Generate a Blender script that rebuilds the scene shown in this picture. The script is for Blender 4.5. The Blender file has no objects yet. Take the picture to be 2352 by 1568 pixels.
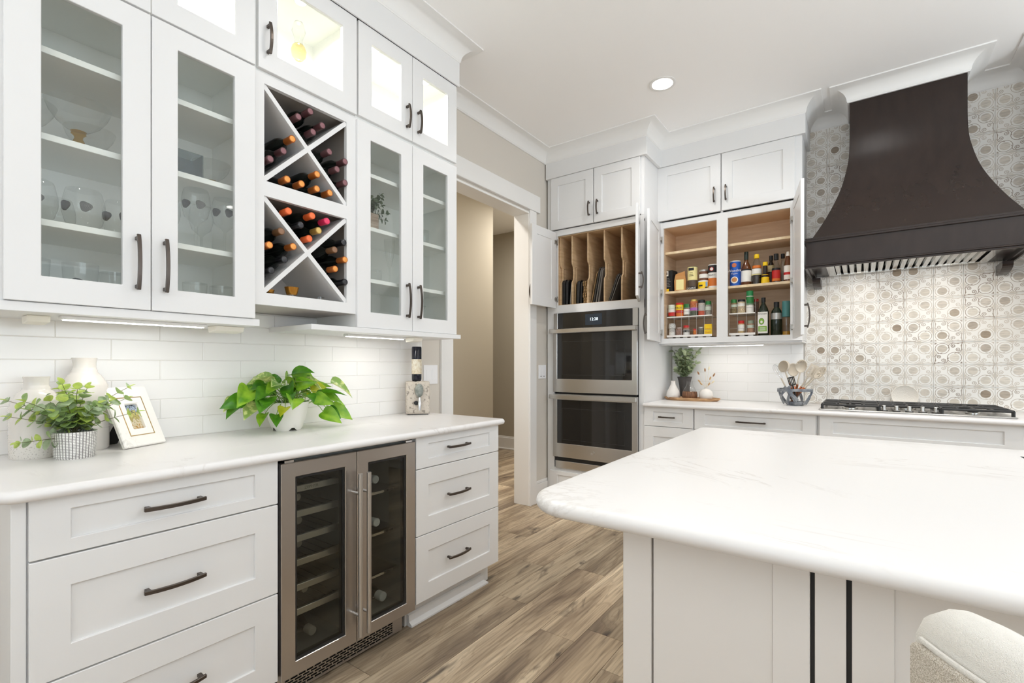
import bpy, bmesh, math, random
from mathutils import Vector, Matrix
S = bpy.context.scene
COL = S.collection
RND = random.Random(7)
R = math.radians

# ------------------------------------------------------------------ camera
cam = bpy.data.cameras.new('camera')
cam.sensor_width = 36.0
cam.lens = 36.0 * 1109.0 / 2352.0
cam.shift_y = 54.0 / 2352.0
cam.clip_start = 0.02
cam_o = bpy.data.objects.new('camera', cam)
COL.objects.link(cam_o)
cam_o.location = (0, 0, 1.215)
cam_o.rotation_euler = (R(90), 0, math.atan(804.0 / 1109.0))
S.camera = cam_o

# ------------------------------------------------------------------ colour management
S.view_settings.view_transform = 'Standard'
S.view_settings.look = 'None'
S.view_settings.gamma = 1.0
S.view_settings.use_curve_mapping = False
S.view_settings.exposure = -0.07

# ------------------------------------------------------------------ world: soft overcast daylight outside the windows
w = bpy.data.worlds.new('world')
S.world = w
w.use_nodes = True
bg = w.node_tree.nodes['Background']
bg.inputs[0].default_value = (0.80, 0.90, 1.0, 1)
bg.inputs[1].default_value = 1.6
try:
    S.cycles.use_denoising = True
    S.cycles.max_bounces = 18
    S.cycles.diffuse_bounces = 14
    S.cycles.glossy_bounces = 4
    S.cycles.transparent_max_bounces = 24
    S.cycles.transmission_bounces = 6
    S.cycles.sample_clamp_indirect = 4.0
    S.cycles.caustics_reflective = False
    S.cycles.caustics_refractive = False
except Exception:
    pass

def area(name, loc, rot, sx, sy, power, col=(1, 1, 1), shape='RECTANGLE', spread=180):
    l = bpy.data.lights.new(name, 'AREA')
    l.shape = shape
    l.size = sx
    if shape in ('RECTANGLE', 'ELLIPSE'):
        l.size_y = sy
    l.energy = power
    l.color = col
    l.spread = R(spread)
    o = bpy.data.objects.new(name, l)
    COL.objects.link(o)
    o.location = loc
    o.rotation_euler = rot
    return o

CEIL = 3.125
# daylight coming in through the windows of the breakfast room behind the camera and the right-hand wall
area('daylight_rear_window', (-0.2, -3.72, 1.55), (R(156), 0, 0), 3.6, 1.9, 66, (0.76, 0.88, 1.0))
area('daylight_side_window', (3.92, 0.6, 1.6), (R(156), 0, R(90)), 4.2, 1.8, 125, (0.80, 0.90, 1.0))

# ------------------------------------------------------------------ helpers
MATS = {}

def nodes_of(m):
    m.use_nodes = True
    return m.node_tree.nodes, m.node_tree.links

def mat(name, col=(0.8, 0.8, 0.8), rough=0.5, metal=0.0, spec=0.5, coat=0.0, emit=None, estr=0.0, sub=0.0):
    if name in MATS:
        return MATS[name]
    m = bpy.data.materials.new(name)
    n, l = nodes_of(m)
    b = n['Principled BSDF']
    b.inputs['Base Color'].default_value = (*col, 1)
    b.inputs['Roughness'].default_value = rough
    b.inputs['Metallic'].default_value = metal
    b.inputs['Specular IOR Level'].default_value = spec
    b.inputs['Coat Weight'].default_value = coat
    if emit:
        b.inputs['Emission Color'].default_value = (*emit, 1)
        b.inputs['Emission Strength'].default_value = estr
    MATS[name] = m
    return m

def srgb(r, g, b):
    f = lambda c: (c / 255 / 12.92) if c / 255 <= 0.04045 else ((c / 255 + 0.055) / 1.055) ** 2.4
    return (f(r), f(g), f(b))

def clear(name, tint=(0.95, 0.97, 0.96), refl=1.0, rough=0.02, ior=1.45):
    """thin clear glass: see-through with a fresnel reflection"""
    if name in MATS:
        return MATS[name]
    m = bpy.data.materials.new(name)
    n, l = nodes_of(m)
    n.remove(n['Principled BSDF'])
    out = n['Material Output']
    t = n.new('ShaderNodeBsdfTransparent'); t.inputs[0].default_value = (*tint, 1)
    g = n.new('ShaderNodeBsdfGlossy'); g.inputs['Roughness'].default_value = rough
    fr = n.new('ShaderNodeFresnel'); fr.inputs[0].default_value = ior
    mu = n.new('ShaderNodeMath'); mu.operation = 'MULTIPLY'; mu.inputs[1].default_value = refl
    mx = n.new('ShaderNodeMixShader')
    # the same reflectance on both sides of a thin sheet
    ge = n.new('ShaderNodeNewGeometry'); m1 = n.new('ShaderNodeMath'); m1.operation = 'MULTIPLY_ADD'; m1.inputs[1].default_value = -2.0; m1.inputs[2].default_value = 1.0
    pw_ = n.new('ShaderNodeMath'); pw_.operation = 'POWER'; pw_.inputs[0].default_value = ior
    l.new(ge.outputs['Backfacing'], m1.inputs[0]); l.new(m1.outputs[0], pw_.inputs[1]); l.new(pw_.outputs[0], fr.inputs[0])
    l.new(fr.outputs[0], mu.inputs[0]); l.new(mu.outputs[0], mx.inputs[0])
    l.new(t.outputs[0], mx.inputs[1]); l.new(g.outputs[0], mx.inputs[2])
    l.new(mx.outputs[0], out.inputs[0])
    MATS[name] = m
    return m

def add_bump(m, scale=200, strength=0.1, dist=0.001, coord='Object', stretch=(1, 1, 1), detail=2, kind='noise'):
    n, l = nodes_of(m)
    b = n['Principled BSDF']
    tc = n.new('ShaderNodeTexCoord'); mp = n.new('ShaderNodeMapping'); mp.inputs['Scale'].default_value = stretch
    tx = n.new('ShaderNodeTexNoise'); tx.inputs['Scale'].default_value = scale; tx.inputs['Detail'].default_value = detail
    bp = n.new('ShaderNodeBump'); bp.inputs['Strength'].default_value = strength; bp.inputs['Distance'].default_value = dist
    l.new(tc.outputs[coord], mp.inputs[0]); l.new(mp.outputs[0], tx.inputs['Vector'])
    l.new(tx.outputs[0], bp.inputs['Height']); l.new(bp.outputs[0], b.inputs['Normal'])
    return m

def noise_col(m, c1, c2, scale=8, detail=4, stretch=(1, 1, 1), lo=0.35, hi=0.65, coord='Object', rnd=False, distort=0.0):
    n, l = nodes_of(m)
    b = n['Principled BSDF']
    tc = n.new('ShaderNodeTexCoord'); mp = n.new('ShaderNodeMapping'); mp.inputs['Scale'].default_value = stretch
    tx = n.new('ShaderNodeTexNoise'); tx.inputs['Scale'].default_value = scale; tx.inputs['Detail'].default_value = detail
    tx.inputs['Distortion'].default_value = distort
    cr = n.new('ShaderNodeValToRGB')
    cr.color_ramp.elements[0].position = lo; cr.color_ramp.elements[0].color = (*c1, 1)
    cr.color_ramp.elements[1].position = hi; cr.color_ramp.elements[1].color = (*c2, 1)
    l.new(tc.outputs[coord], mp.inputs[0])
    if rnd:
        oi = n.new('ShaderNodeObjectInfo'); ad = n.new('ShaderNodeVectorMath'); ad.operation = 'ADD'
        ml = n.new('ShaderNodeMath'); ml.operation = 'MULTIPLY'; ml.inputs[1].default_value = 57.0
        l.new(oi.outputs['Random'], ml.inputs[0]); l.new(mp.outputs[0], ad.inputs[0]); l.new(ml.outputs[0], ad.inputs[1])
        l.new(ad.outputs[0], tx.inputs['Vector'])
    else:
        l.new(mp.outputs[0], tx.inputs['Vector'])
    l.new(tx.outputs[0], cr.inputs[0]); l.new(cr.outputs[0], b.inputs['Base Color'])
    return m

ORG = {}

class MB:
    """collects shapes into one mesh; coordinates are world coordinates of the scene"""
    def __init__(s):
        s.v = []; s.f = []; s.mi = []; s.cur = 0
    def face(s, idx):
        s.f.append(tuple(idx)); s.mi.append(s.cur)
    def box(s, x0, x1, y0, y1, z0, z1):
        b = len(s.v)
        s.v += [(x, y, z) for z in (z0, z1) for y in (y0, y1) for x in (x0, x1)]
        for q in ((0, 2, 3, 1), (4, 5, 7, 6), (0, 1, 5, 4), (2, 6, 7, 3), (0, 4, 6, 2), (1, 3, 7, 5)):
            s.face([b + i for i in q])
        return s
    def pts(s, P):
        b = len(s.v); s.v += [tuple(p) for p in P]; return b
    def fbox(s, F, u0, u1, z0, z1, n0, n1):
        b = s.pts([F(u, z, n) for n in (n0, n1) for z in (z0, z1) for u in (u0, u1)])
        for q in ((0, 2, 3, 1), (4, 5, 7, 6), (0, 1, 5, 4), (2, 6, 7, 3), (0, 4, 6, 2), (1, 3, 7, 5)):
            s.face([b + i for i in q])
        return s
    def fring(s, F, u0, u1, z0, z1, n0, n1, iu0, iu1, iz0, iz1, n_in=None):
        """rectangular frame with an opening"""
        P = []
        for n in (n0, n1):
            P += [F(u0, z0, n), F(u1, z0, n), F(u1, z1, n), F(u0, z1, n)]
            P += [F(iu0, iz0, n), F(iu1, iz0, n), F(iu1, iz1, n), F(iu0, iz1, n)]
        b = s.pts(P)
        for k in range(4):
            j = (k + 1) % 4
            s.face((b + k, b + j, b + 8 + j, b + 8 + k))
            s.face((b + 4 + k, b + 12 + k, b + 12 + j, b + 4 + j))
            s.face((b + 8 + k, b + 8 + j, b + 12 + j, b + 12 + k))
            s.face((b + k, b + 4 + k, b + 4 + j, b + j))
        return s
    def lathe(s, prof, c=(0, 0, 0), seg=24, axis='Z', closed=False, sx=1, sy=1, twist=None):
        """prof: (r, h) pairs from bottom to top"""
        b = len(s.v); n = len(prof)
        for k in range(seg):
            a = 2 * math.pi * k / seg
            for r, h in prof:
                x, y, z = r * math.cos(a) * sx, r * math.sin(a) * sy, h
                if axis == 'X': x, y, z = h, r * math.cos(a), r * math.sin(a)
                if axis == 'Y': x, y, z = r * math.cos(a), h, r * math.sin(a)
                s.v.append((c[0] + x, c[1] + y, c[2] + z))
        for k in range(seg):
            j = (k + 1) % seg
            for i in range(n - 1):
                s.face((b + k * n + i, b + j * n + i, b + j * n + i + 1, b + k * n + i + 1))
            if closed:
                s.face((b + k * n + n - 1, b + j * n + n - 1, b + j * n, b + k * n))
        if not closed:
            if prof[0][0] > 1e-6: s.face([b + k * n for k in range(seg)][::-1])
            if prof[-1][0] > 1e-6: s.face([b + k * n + n - 1 for k in range(seg)])
        return s
    def tube(s, path, r, seg=8, cap=True, flat=None, up=(0, 0, 1)):
        """path of points, r a number or list; flat=(a,b) gives a rectangular/elliptic section"""
        P = [Vector(p) for p in path]; n = len(P); b = len(s.v)
        rr = r if isinstance(r, (list, tuple)) else [r] * n
        prev = None
        for i in range(n):
            t = (P[min(i + 1, n - 1)] - P[max(i - 1, 0)])
            t = t.normalized() if t.length > 1e-9 else Vector((0, 0, 1))
            ref = Vector(up) if prev is None else prev
            x = ref - t * ref.dot(t)
            if x.length < 1e-4:
                x = Vector((1, 0, 0)) - t * t.x
                if x.length < 1e-4: x = Vector((0, 1, 0)) - t * t.y
            x.normalize(); y = t.cross(x); prev = x
            for k in range(seg):
                a = 2 * math.pi * (k + 0.5) / seg
                fa, fb = flat if flat else (1, 1)
                s.v.append(tuple(P[i] + (x * math.cos(a) * fa + y * math.sin(a) * fb) * rr[i]))
        for i in range(n - 1):
            for k in range(seg):
                j = (k + 1) % seg
                s.face((b + i * seg + k, b + i * seg + j, b + (i + 1) * seg + j, b + (i + 1) * seg + k))
        if cap:
            s.face([b + k for k in range(seg)][::-1])
            s.face([b + (n - 1) * seg + k for k in range(seg)])
        return s
    def prism(s, poly, F, n0, n1):
        """poly: (u,z) outline pushed from n0 to n1 through frame F"""
        b = s.pts([F(u, z, n0) for u, z in poly] + [F(u, z, n1) for u, z in poly]); n = len(poly)
        s.face([b + i for i in range(n)][::-1]); s.face([b + n + i for i in range(n)])
        for i in range(n):
            j = (i + 1) % n
            s.face((b + i, b + j, b + n + j, b + n + i))
        return s
    def sphere(s, c, r, seg=16, rings=10, sc=(1, 1, 1)):
        prof = [(max(0.0, r * math.sin(math.pi * i / rings)), -r * math.cos(math.pi * i / rings)) for i in range(rings + 1)]
        b = len(s.v); s.lathe(prof, (0, 0, 0), seg)
        for i in range(b, len(s.v)):
            x, y, z = s.v[i]; s.v[i] = (c[0] + x * sc[0], c[1] + y * sc[1], c[2] + z * sc[2])
        return s
    def xform(s, M, start=0):
        for i in range(start, len(s.v)):
            s.v[i] = tuple(M @ Vector(s.v[i]))
        return s
    def build(s, name, m, parent=None, bev=0.0, smooth=None, seg=1, kind=None, recalc=True):
        off = Vector(ORG[parent.name]) if parent else Vector((0, 0, 0))
        me = bpy.data.meshes.new(name)
        me.from_pydata([tuple(Vector(p) - off) for p in s.v], [], s.f)
        ms = m if isinstance(m, (list, tuple)) else [m]
        for q in ms: me.materials.append(q)
        if len(ms) > 1: me.polygons.foreach_set('material_index', s.mi)
        bm = bmesh.new(); bm.from_mesh(me)
        bmesh.ops.remove_doubles(bm, verts=bm.verts, dist=1e-6)
        if recalc: bmesh.ops.recalc_face_normals(bm, faces=bm.faces)
        if bev > 0:
            es = [e for e in bm.edges if len(e.link_faces) == 2 and e.calc_face_angle(0) > R(30)]
            bmesh.ops.bevel(bm, geom=es, offset=bev, segments=seg, affect='EDGES', clamp_overlap=True, profile=0.5)
        bm.to_mesh(me); bm.free()
        if smooth is not None:
            me.shade_smooth(); me.set_sharp_from_angle(angle=R(smooth))
        o = bpy.data.objects.new(name, me)
        COL.objects.link(o)
        if parent:
            o.parent = parent
            ORG[o.name] = tuple(off)
        else:
            ORG[o.name] = (0, 0, 0)
        if kind: o['kind'] = kind
        return o

def tag(o, label, cat, group=None):
    o['label'] = label; o['category'] = cat
    if group: o['group'] = group
    return o

def thing(name, loc, label, cat, group=None):
    o = bpy.data.objects.new(name, None)
    o.empty_display_size = 0.05
    COL.objects.link(o); o.location = loc; ORG[o.name] = tuple(loc)
    return tag(o, label, cat, group)

def solo(name, mb, m, label, cat, group=None, origin=None, **k):
    """a thing that is one mesh"""
    o = mb.build(name, m, None, **k)
    if origin:
        o.data.transform(Matrix.Translation(-Vector(origin))); o.location = origin
        ORG[o.name] = tuple(origin)
    return tag(o, label, cat, group)

def struct(name, mb, m, parent=None, **k):
    o = mb.build(name, m, parent, **k)
    if not parent: o['kind'] = 'structure'
    return o

def copy_tree(o, loc, label=None, rotz=None, scale=None):
    c = o.copy(); COL.objects.link(c); c.location = loc; ORG[c.name] = tuple(loc)
    if rotz is not None: c.rotation_euler = (0, 0, rotz)
    if scale is not None: c.scale = (scale,) * 3 if not isinstance(scale, tuple) else scale
    if label: c['label'] = label
    for ch in o.children:
        d = ch.copy(); COL.objects.link(d); d.parent = c
        for g in ch.children:
            e = g.copy(); COL.objects.link(e); e.parent = d
    return c

def frame(o, ang):
    """local frame: u along the width, z up, n outwards; ang is the heading of u in degrees"""
    a = R(ang); ux, uy = math.cos(a), math.sin(a); nx, ny = uy, -ux
    ox, oy = o
    return lambda u, z, n: (ox + ux * u + nx * n, oy + uy * u + ny * n, z)

def text(name, body, size, F, u, z, n, m, parent, align='CENTER', ext=0.0002):
    """flat lettering lying on a frame"""
    cu = bpy.data.curves.new(name, 'FONT'); cu.body = body; cu.size = size
    cu.align_x = align; cu.align_y = 'CENTER'; cu.extrude = ext; cu.resolution_u = 2
    cu.materials.append(m)
    o = bpy.data.objects.new(name, cu); COL.objects.link(o)
    p = Vector(F(u, z, n)); ex = (Vector(F(u + 1, z, n)) - p); ez = Vector((0, 0, 1)); en = ex.cross(ez)
    M = Matrix((ex, ez, en)).transposed().to_4x4(); M.translation = p - Vector(ORG[parent.name])
    dg = bpy.context.evaluated_depsgraph_get()
    me = bpy.data.meshes.new_from_object(o.evaluated_get(dg)); me.name = name
    bpy.data.objects.remove(o)
    o = bpy.data.objects.new(name, me); COL.objects.link(o)
    o.parent = parent; o.matrix_local = M
    ORG[o.name] = ORG[parent.name]
    return o

# ------------------------------------------------------------------ materials
WHITE = mat('cabinet_white_paint', srgb(224, 224, 224), 0.38)
WHITE_IN = mat('cabinet_white_interior', srgb(238, 239, 237), 0.5)
TRIMW = mat('trim_white_paint', srgb(232, 231, 229), 0.4)
CEILM = mat('ceiling_paint', srgb(247, 246, 245), 0.9)
WALLM = add_bump(mat('wall_greige_paint', srgb(210, 204, 195), 0.85), 600, 0.05, 0.0005)
HALLM = add_bump(mat('hall_taupe_paint', srgb(172, 164, 148), 0.85), 600, 0.05, 0.0005)
TILEW = add_bump(mat('glazed_white_tile', srgb(236, 235, 233), 0.22), 6, 0.12, 0.003, stretch=(1, 1, 3))
GROUT = mat('grout_white', srgb(220, 218, 214), 0.9)
BRONZE = mat('dark_bronze_pull', srgb(88, 80, 74), 0.32, 0.85)
STEEL = mat('brushed_stainless', (0.56, 0.545, 0.53), 0.3, 0.95)
add_bump(STEEL, 40, 0.05, 0.0004, stretch=(1, 1, 60))
CHROME = mat('bright_chrome', (0.8, 0.8, 0.82), 0.12, 1.0)
BLACKM = mat('black_plastic', (0.012, 0.012, 0.012), 0.4)
BLACKG = mat('black_gloss_enamel', (0.01, 0.01, 0.011), 0.12)
PANE = clear('cabinet_glass', (0.955, 0.965, 0.955), 0.9, 0.01)
PANE_DARK = clear('tinted_cooler_glass', (0.78, 0.79, 0.76), 1.1, 0.01)
GLASSW = clear('glassware', (0.965, 0.97, 0.965), 1.2, 0.01, 1.42)
AMBER = clear('amber_glass', (0.86, 0.66, 0.30), 1.0, 0.05, 1.4)
PEWTER = add_bump(mat('pewter_medallion', srgb(70, 68, 64), 0.35, 0.8), 300, 0.8, 0.002)
MAPLE = noise_col(mat('maple_plywood', srgb(190, 160, 125), 0.55), srgb(206, 178, 146), srgb(222, 198, 168), 5, 5, (1, 1, 9), 0.3, 0.7)
MAPLE_EDGE = noise_col(mat('maple_edge', srgb(226, 205, 170), 0.55), srgb(216, 190, 150), srgb(234, 214, 180), 10, 4, (3, 3, 3))
MAPLE_DIV = noise_col(mat('maple_divider', srgb(190, 160, 120), 0.55), srgb(196, 166, 128), srgb(214, 186, 150), 6, 4, (1, 1, 8))
QUARTZ = mat('white_quartz', srgb(238, 236, 233), 0.32)

def vein(m, base, dark, scale=1.1, width=0.012, dist=1.2, rot=0.6, rough=None):
    n, l = nodes_of(m); b = n['Principled BSDF']
    tc = n.new('ShaderNodeTexCoord'); mp = n.new('ShaderNodeMapping'); mp.inputs['Rotation'].default_value = (0, 0, rot)
    mp.inputs['Scale'].default_value = (1, 2.4, 1)
    tx = n.new('ShaderNodeTexNoise'); tx.inputs['Scale'].default_value = scale; tx.inputs['Detail'].default_value = 7
    tx.inputs['Roughness'].default_value = 0.62; tx.inputs['Distortion'].default_value = dist
    s1 = n.new('ShaderNodeMath'); s1.operation = 'SUBTRACT'; s1.inputs[1].default_value = 0.5
    s2 = n.new('ShaderNodeMath'); s2.operation = 'ABSOLUTE'
    cr = n.new('ShaderNodeValToRGB')
    cr.color_ramp.elements[0].position = 0.0; cr.color_ramp.elements[0].color = (*dark, 1)
    cr.color_ramp.elements[1].position = width; cr.color_ramp.elements[1].color = (*base, 1)
    t2 = n.new('ShaderNodeTexNoise'); t2.inputs['Scale'].default_value = 2.3
    c2 = n.new('ShaderNodeValToRGB'); c2.color_ramp.elements[0].position = 0.5; c2.color_ramp.elements[1].position = 0.68
    mx = n.new('ShaderNodeMix'); mx.data_type = 'RGBA'
    mx.inputs['A'].default_value = (*base, 1)
    l.new(tc.outputs['Object'], mp.inputs[0]); l.new(mp.outputs[0], tx.inputs['Vector'])
    l.new(tx.outputs[0], s1.inputs[0]); l.new(s1.outputs[0], s2.inputs[0]); l.new(s2.outputs[0], cr.inputs[0])
    l.new(tc.outputs['Object'], t2.inputs['Vector']); l.new(t2.outputs[0], c2.inputs[0])
    l.new(c2.outputs[0], mx.inputs['Factor']); l.new(cr.outputs[0], mx.inputs['B'])
    l.new(mx.outputs['Result'], b.inputs['Base Color'])
    return m
vein(QUARTZ, srgb(226, 224, 223), srgb(207, 203, 200), 1.3, 0.012)

def plank_material():
    m = bpy.data.materials.new('vinyl_plank_oak'); n, l = nodes_of(m); b = n['Principled BSDF']
    tc = n.new('ShaderNodeTexCoord'); oi = n.new('ShaderNodeObjectInfo')
    ml = n.new('ShaderNodeMath'); ml.operation = 'MULTIPLY'; ml.inputs[1].default_value = 91.0
    l.new(oi.outputs['Random'], ml.inputs[0])
    ad = n.new('ShaderNodeVectorMath'); ad.operation = 'ADD'
    l.new(tc.outputs['Object'], ad.inputs[0]); l.new(ml.outputs[0], ad.inputs[1])
    # broad cathedral figure
    mp = n.new('ShaderNodeMapping'); mp.inputs['Scale'].default_value = (7.0, 0.9, 1)
    l.new(ad.outputs[0], mp.inputs[0])
    n1 = n.new('ShaderNodeTexNoise'); n1.inputs['Scale'].default_value = 1.0; n1.inputs['Detail'].default_value = 3; n1.inputs['Distortion'].default_value = 0.6
    l.new(mp.outputs[0], n1.inputs['Vector'])
    # rings: sine of the figure
    r1 = n.new('ShaderNodeMath'); r1.operation = 'MULTIPLY'; r1.inputs[1].default_value = 95.0
    r2 = n.new('ShaderNodeMath'); r2.operation = 'SINE'
    l.new(n1.outputs[0], r1.inputs[0]); l.new(r1.outputs[0], r2.inputs[0])
    # fine grain
    m2 = n.new('ShaderNodeMapping'); m2.inputs['Scale'].default_value = (90, 3.2, 1)
    l.new(ad.outputs[0], m2.inputs[0])
    n2 = n.new('ShaderNodeTexNoise'); n2.inputs['Scale'].default_value = 1.0; n2.inputs['Detail'].default_value = 4
    l.new(m2.outputs[0], n2.inputs['Vector'])
    # knots and dark streaks
    m3 = n.new('ShaderNodeMapping'); m3.inputs['Scale'].default_value = (9, 2.4, 1)
    l.new(ad.outputs[0], m3.inputs[0])
    n3 = n.new('ShaderNodeTexNoise'); n3.inputs['Scale'].default_value = 1.0; n3.inputs['Detail'].default_value = 5; n3.inputs['Distortion'].default_value = 1.5
    l.new(m3.outputs[0], n3.inputs['Vector'])
    cA = n.new('ShaderNodeValToRGB')
    e = cA.color_ramp.elements
    e[0].position = 0.30; e[0].color = (*srgb(120, 100, 80), 1)
    e[1].position = 0.72; e[1].color = (*srgb(220, 200, 168), 1)
    e2 = cA.color_ramp.elements.new(0.5); e2.color = (*srgb(184, 162, 132), 1)
    l.new(n1.outputs[0], cA.inputs[0])
    mg = n.new('ShaderNodeMix'); mg.data_type = 'RGBA'; mg.blend_type = 'MULTIPLY'
    cG = n.new('ShaderNodeValToRGB'); cG.color_ramp.elements[0].position = 0.3; cG.color_ramp.elements[0].color = (0.40, 0.36, 0.33, 1); cG.color_ramp.elements[1].position = 0.56
    l.new(n2.outputs[0], cG.inputs[0])
    mg.inputs['Factor'].default_value = 0.7
    l.new(cA.outputs[0], mg.inputs['A']); l.new(cG.outputs[0], mg.inputs['B'])
    mr = n.new('ShaderNodeMix'); mr.data_type = 'RGBA'; mr.blend_type = 'MULTIPLY'
    cR = n.new('ShaderNodeValToRGB'); cR.color_ramp.elements[0].position = 0.0; cR.color_ramp.elements[0].color = (0.72, 0.68, 0.64, 1); cR.color_ramp.elements[1].position = 0.35
    rs = n.new('ShaderNodeMath'); rs.operation = 'MULTIPLY_ADD'; rs.inputs[1].default_value = 0.5; rs.inputs[2].default_value = 0.5
    l.new(r2.outputs[0], rs.inputs[0]); l.new(rs.outputs[0], cR.inputs[0])
    mr.inputs['Factor'].default_value = 0.55
    l.new(mg.outputs['Result'], mr.inputs['A']); l.new(cR.outputs[0], mr.inputs['B'])
    mk = n.new('ShaderNodeMix'); mk.data_type = 'RGBA'
    cK = n.new('ShaderNodeValToRGB'); cK.color_ramp.elements[0].position = 0.61; cK.color_ramp.elements[0].color = (0, 0, 0, 1); cK.color_ramp.elements[1].position = 0.72; cK.color_ramp.elements[1].color = (0.85, 0.85, 0.85, 1)
    l.new(n3.outputs[0], cK.inputs[0]); l.new(cK.outputs[0], mk.inputs['Factor'])
    mk.inputs['B'].default_value = (*srgb(66, 54, 46), 1)
    l.new(mr.outputs['Result'], mk.inputs['A'])
    # whole-plank tone
    hs = n.new('ShaderNodeHueSaturation'); hs.inputs['Saturation'].default_value = 0.9
    mv = n.new('ShaderNodeMapRange'); mv.inputs['To Min'].default_value = 0.78; mv.inputs['To Max'].default_value = 1.25
    l.new(oi.outputs['Random'], mv.inputs[0]); l.new(mv.outputs[0], hs.inputs['Value'])
    l.new(mk.outputs['Result'], hs.inputs['Color'])
    l.new(hs.outputs[0], b.inputs['Base Color'])
    b.inputs['Roughness'].default_value = 0.5
    bp = n.new('ShaderNodeBump'); bp.inputs['Strength'].default_value = 0.12; bp.inputs['Distance'].default_value = 0.001
    l.new(n2.outputs[0], bp.inputs['Height']); l.new(bp.outputs[0], b.inputs['Normal'])
    return m
PLANK = plank_material()

# ================================================================== ROOM SHELL
XW, YB = -2.33, 4.44           # face of the left wall, face of the back wall
XR, YF = 3.95, -3.75           # right wall, wall behind the camera
FB = frame((0, 0), 0)          # faces -Y: u = X, n = -Y
FLW = frame((0, 0), 90)        # faces +X: u = Y, n = X

floor = struct('floor', MB().box(-5.3, XR + .1, YF - .1, 6.0, -0.06, -0.003), mat('floor_underlay', srgb(120, 104, 86), 0.7))
floor_planks = []
pw = 0.178; lens = 1.27
fix = {-1.2: 1.877, -1.378: 2.566, -1.556: 2.03}
k = 0
x = -1.022 - pw * 21
while x < 0.55:
    key = round(x, 3)
    near = [v for q, v in fix.items() if abs(q - x) < 0.01]
    y = (near[0] if near else RND.uniform(0, lens)) - lens * 4
    while y < 5.65:
        y0, y1 = max(y, -0.6), min(y + lens, 5.62)
        if y1 > y0 + 0.02 and not (x < -3.55 and y1 < 3.4):
            g = 0.0009
            o = MB().box(x + g, x + pw - g, y0 + g, y1 - g, -0.003, 0).build('plank', PLANK, floor)
            if x < -4.6: pass
        y += lens
    x += pw
# the stretch of floor behind and right of the camera
struct('floor_plank_field', MB().box(0.56, XR, -0.6, YB, -0.003, 0).box(-2.33, XR, YF, -0.6, -0.003, 0), PLANK, floor)

struct('ceiling', MB().box(-5.3, XR + .1, YF - .1, 6.0, CEIL, CEIL + .1), CEILM)

# left wall with the doorway (opening Y 2.49..3.45, Z 0..2.535)
wl = MB()
wl.box(XW - .13, XW, YF, 2.474, 0, CEIL); wl.box(XW - .13, XW, 3.466, YB + .1, 0, CEIL); wl.box(XW - .13, XW, 2.474, 3.466, 2.538, CEIL)
wall_left = struct('wall_left', wl, WALLM)
wb = MB().box(XW, XR + .1, YB, YB + .13, 0, CEIL)
wall_back = struct('wall_back', wb, WALLM)
# right wall with a window opening
wr = MB()
wr.box(XR, XR + .13, YF, -1.5, 0, CEIL); wr.box(XR, XR + .13, 2.7, YB, 0, CEIL)
wr.box(XR, XR + .13, -1.5, 2.7, 0, 0.7); wr.box(XR, XR + .13, -1.5, 2.7, 2.5, CEIL)
wall_right = struct('wall_right', wr, WALLM)
wf = MB()
wf.box(XW, -2.0, YF - .13, YF, 0, CEIL); wf.box(1.6, XR + .1, YF - .13, YF, 0, CEIL)
wf.box(-2.0, 1.6, YF - .13, YF, 0, 0.6); wf.box(-2.0, 1.6, YF - .13, YF, 2.5, CEIL)
wall_front = struct('wall_front', wf, WALLM)
# windows: frame, muntins, panes
def window(name, F, u0, u1, z0, z1, nx, nz):
    m = MB(); m.fring(F, u0, u1, z0, z1, -.10, .02, u0 + .06, u1 - .06, z0 + .06, z1 - .06)
    wnd = struct(name, m, TRIMW)
    for i in range(1, nx):
        u = u0 + (u1 - u0) * i / nx
        struct('mullion', MB().fbox(F, u - .03, u + .03, z0 + .06, z1 - .06, -.08, .0), TRIMW, wnd)
    for i in range(nx):
        a, b = u0 + (u1 - u0) * i / nx + .03, u0 + (u1 - u0) * (i + 1) / nx - .03
        struct('pane', MB().fbox(F, a, b, z0 + .06, z1 - .06, -.05, -.046), clear('window_glass', (0.97, 0.98, 0.98), 0.5), wnd)
    return wnd
window('window_1', lambda u, z, n: (-u, YF + n, z), -1.6, 2.0, 0.6, 2.5, 3, 1)
window('window_2', lambda u, z, n: (XR - n, u, z), -1.5, 2.7, 0.7, 2.5, 3, 1)

# hallway beyond the doorway
h = MB().box(-3.6, -3.45, 0.9, 4.385, 0, CEIL)
struct('wall_hall_side', h, HALLM)
h = MB().box(-5.2, -2.2, 5.6, 5.72, 0, CEIL)
wall_hall = struct('wall_hall_end', h, HALLM)
struct('wall_hall_left', MB().box(-5.3, -5.2, 4.3, 5.72, 0, CEIL), HALLM)
struct('wall_hall_near', MB().box(-3.6, XW - .13, 0.78, 0.9, 0, CEIL), HALLM)
struct('wall_hall_right', MB().box(-2.33, -2.2, YB + .13, 5.72, 0, CEIL), HALLM)
struct('wall_hall_back', MB().box(-5.2, -3.6, 4.2, 4.3, 0, CEIL), HALLM)
bb = MB().fbox(FB, -5.2, -2.33, 0, 0.17, -5.6, -5.585).fbox(FB, -5.2, -2.33, 0.17, 0.19, -5.6, -5.592).fbox(FB, -5.2, -2.33, 0, 0.02, -5.6, -5.572)
struct('baseboard_hall', bb, TRIMW, bev=.003)

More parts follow.
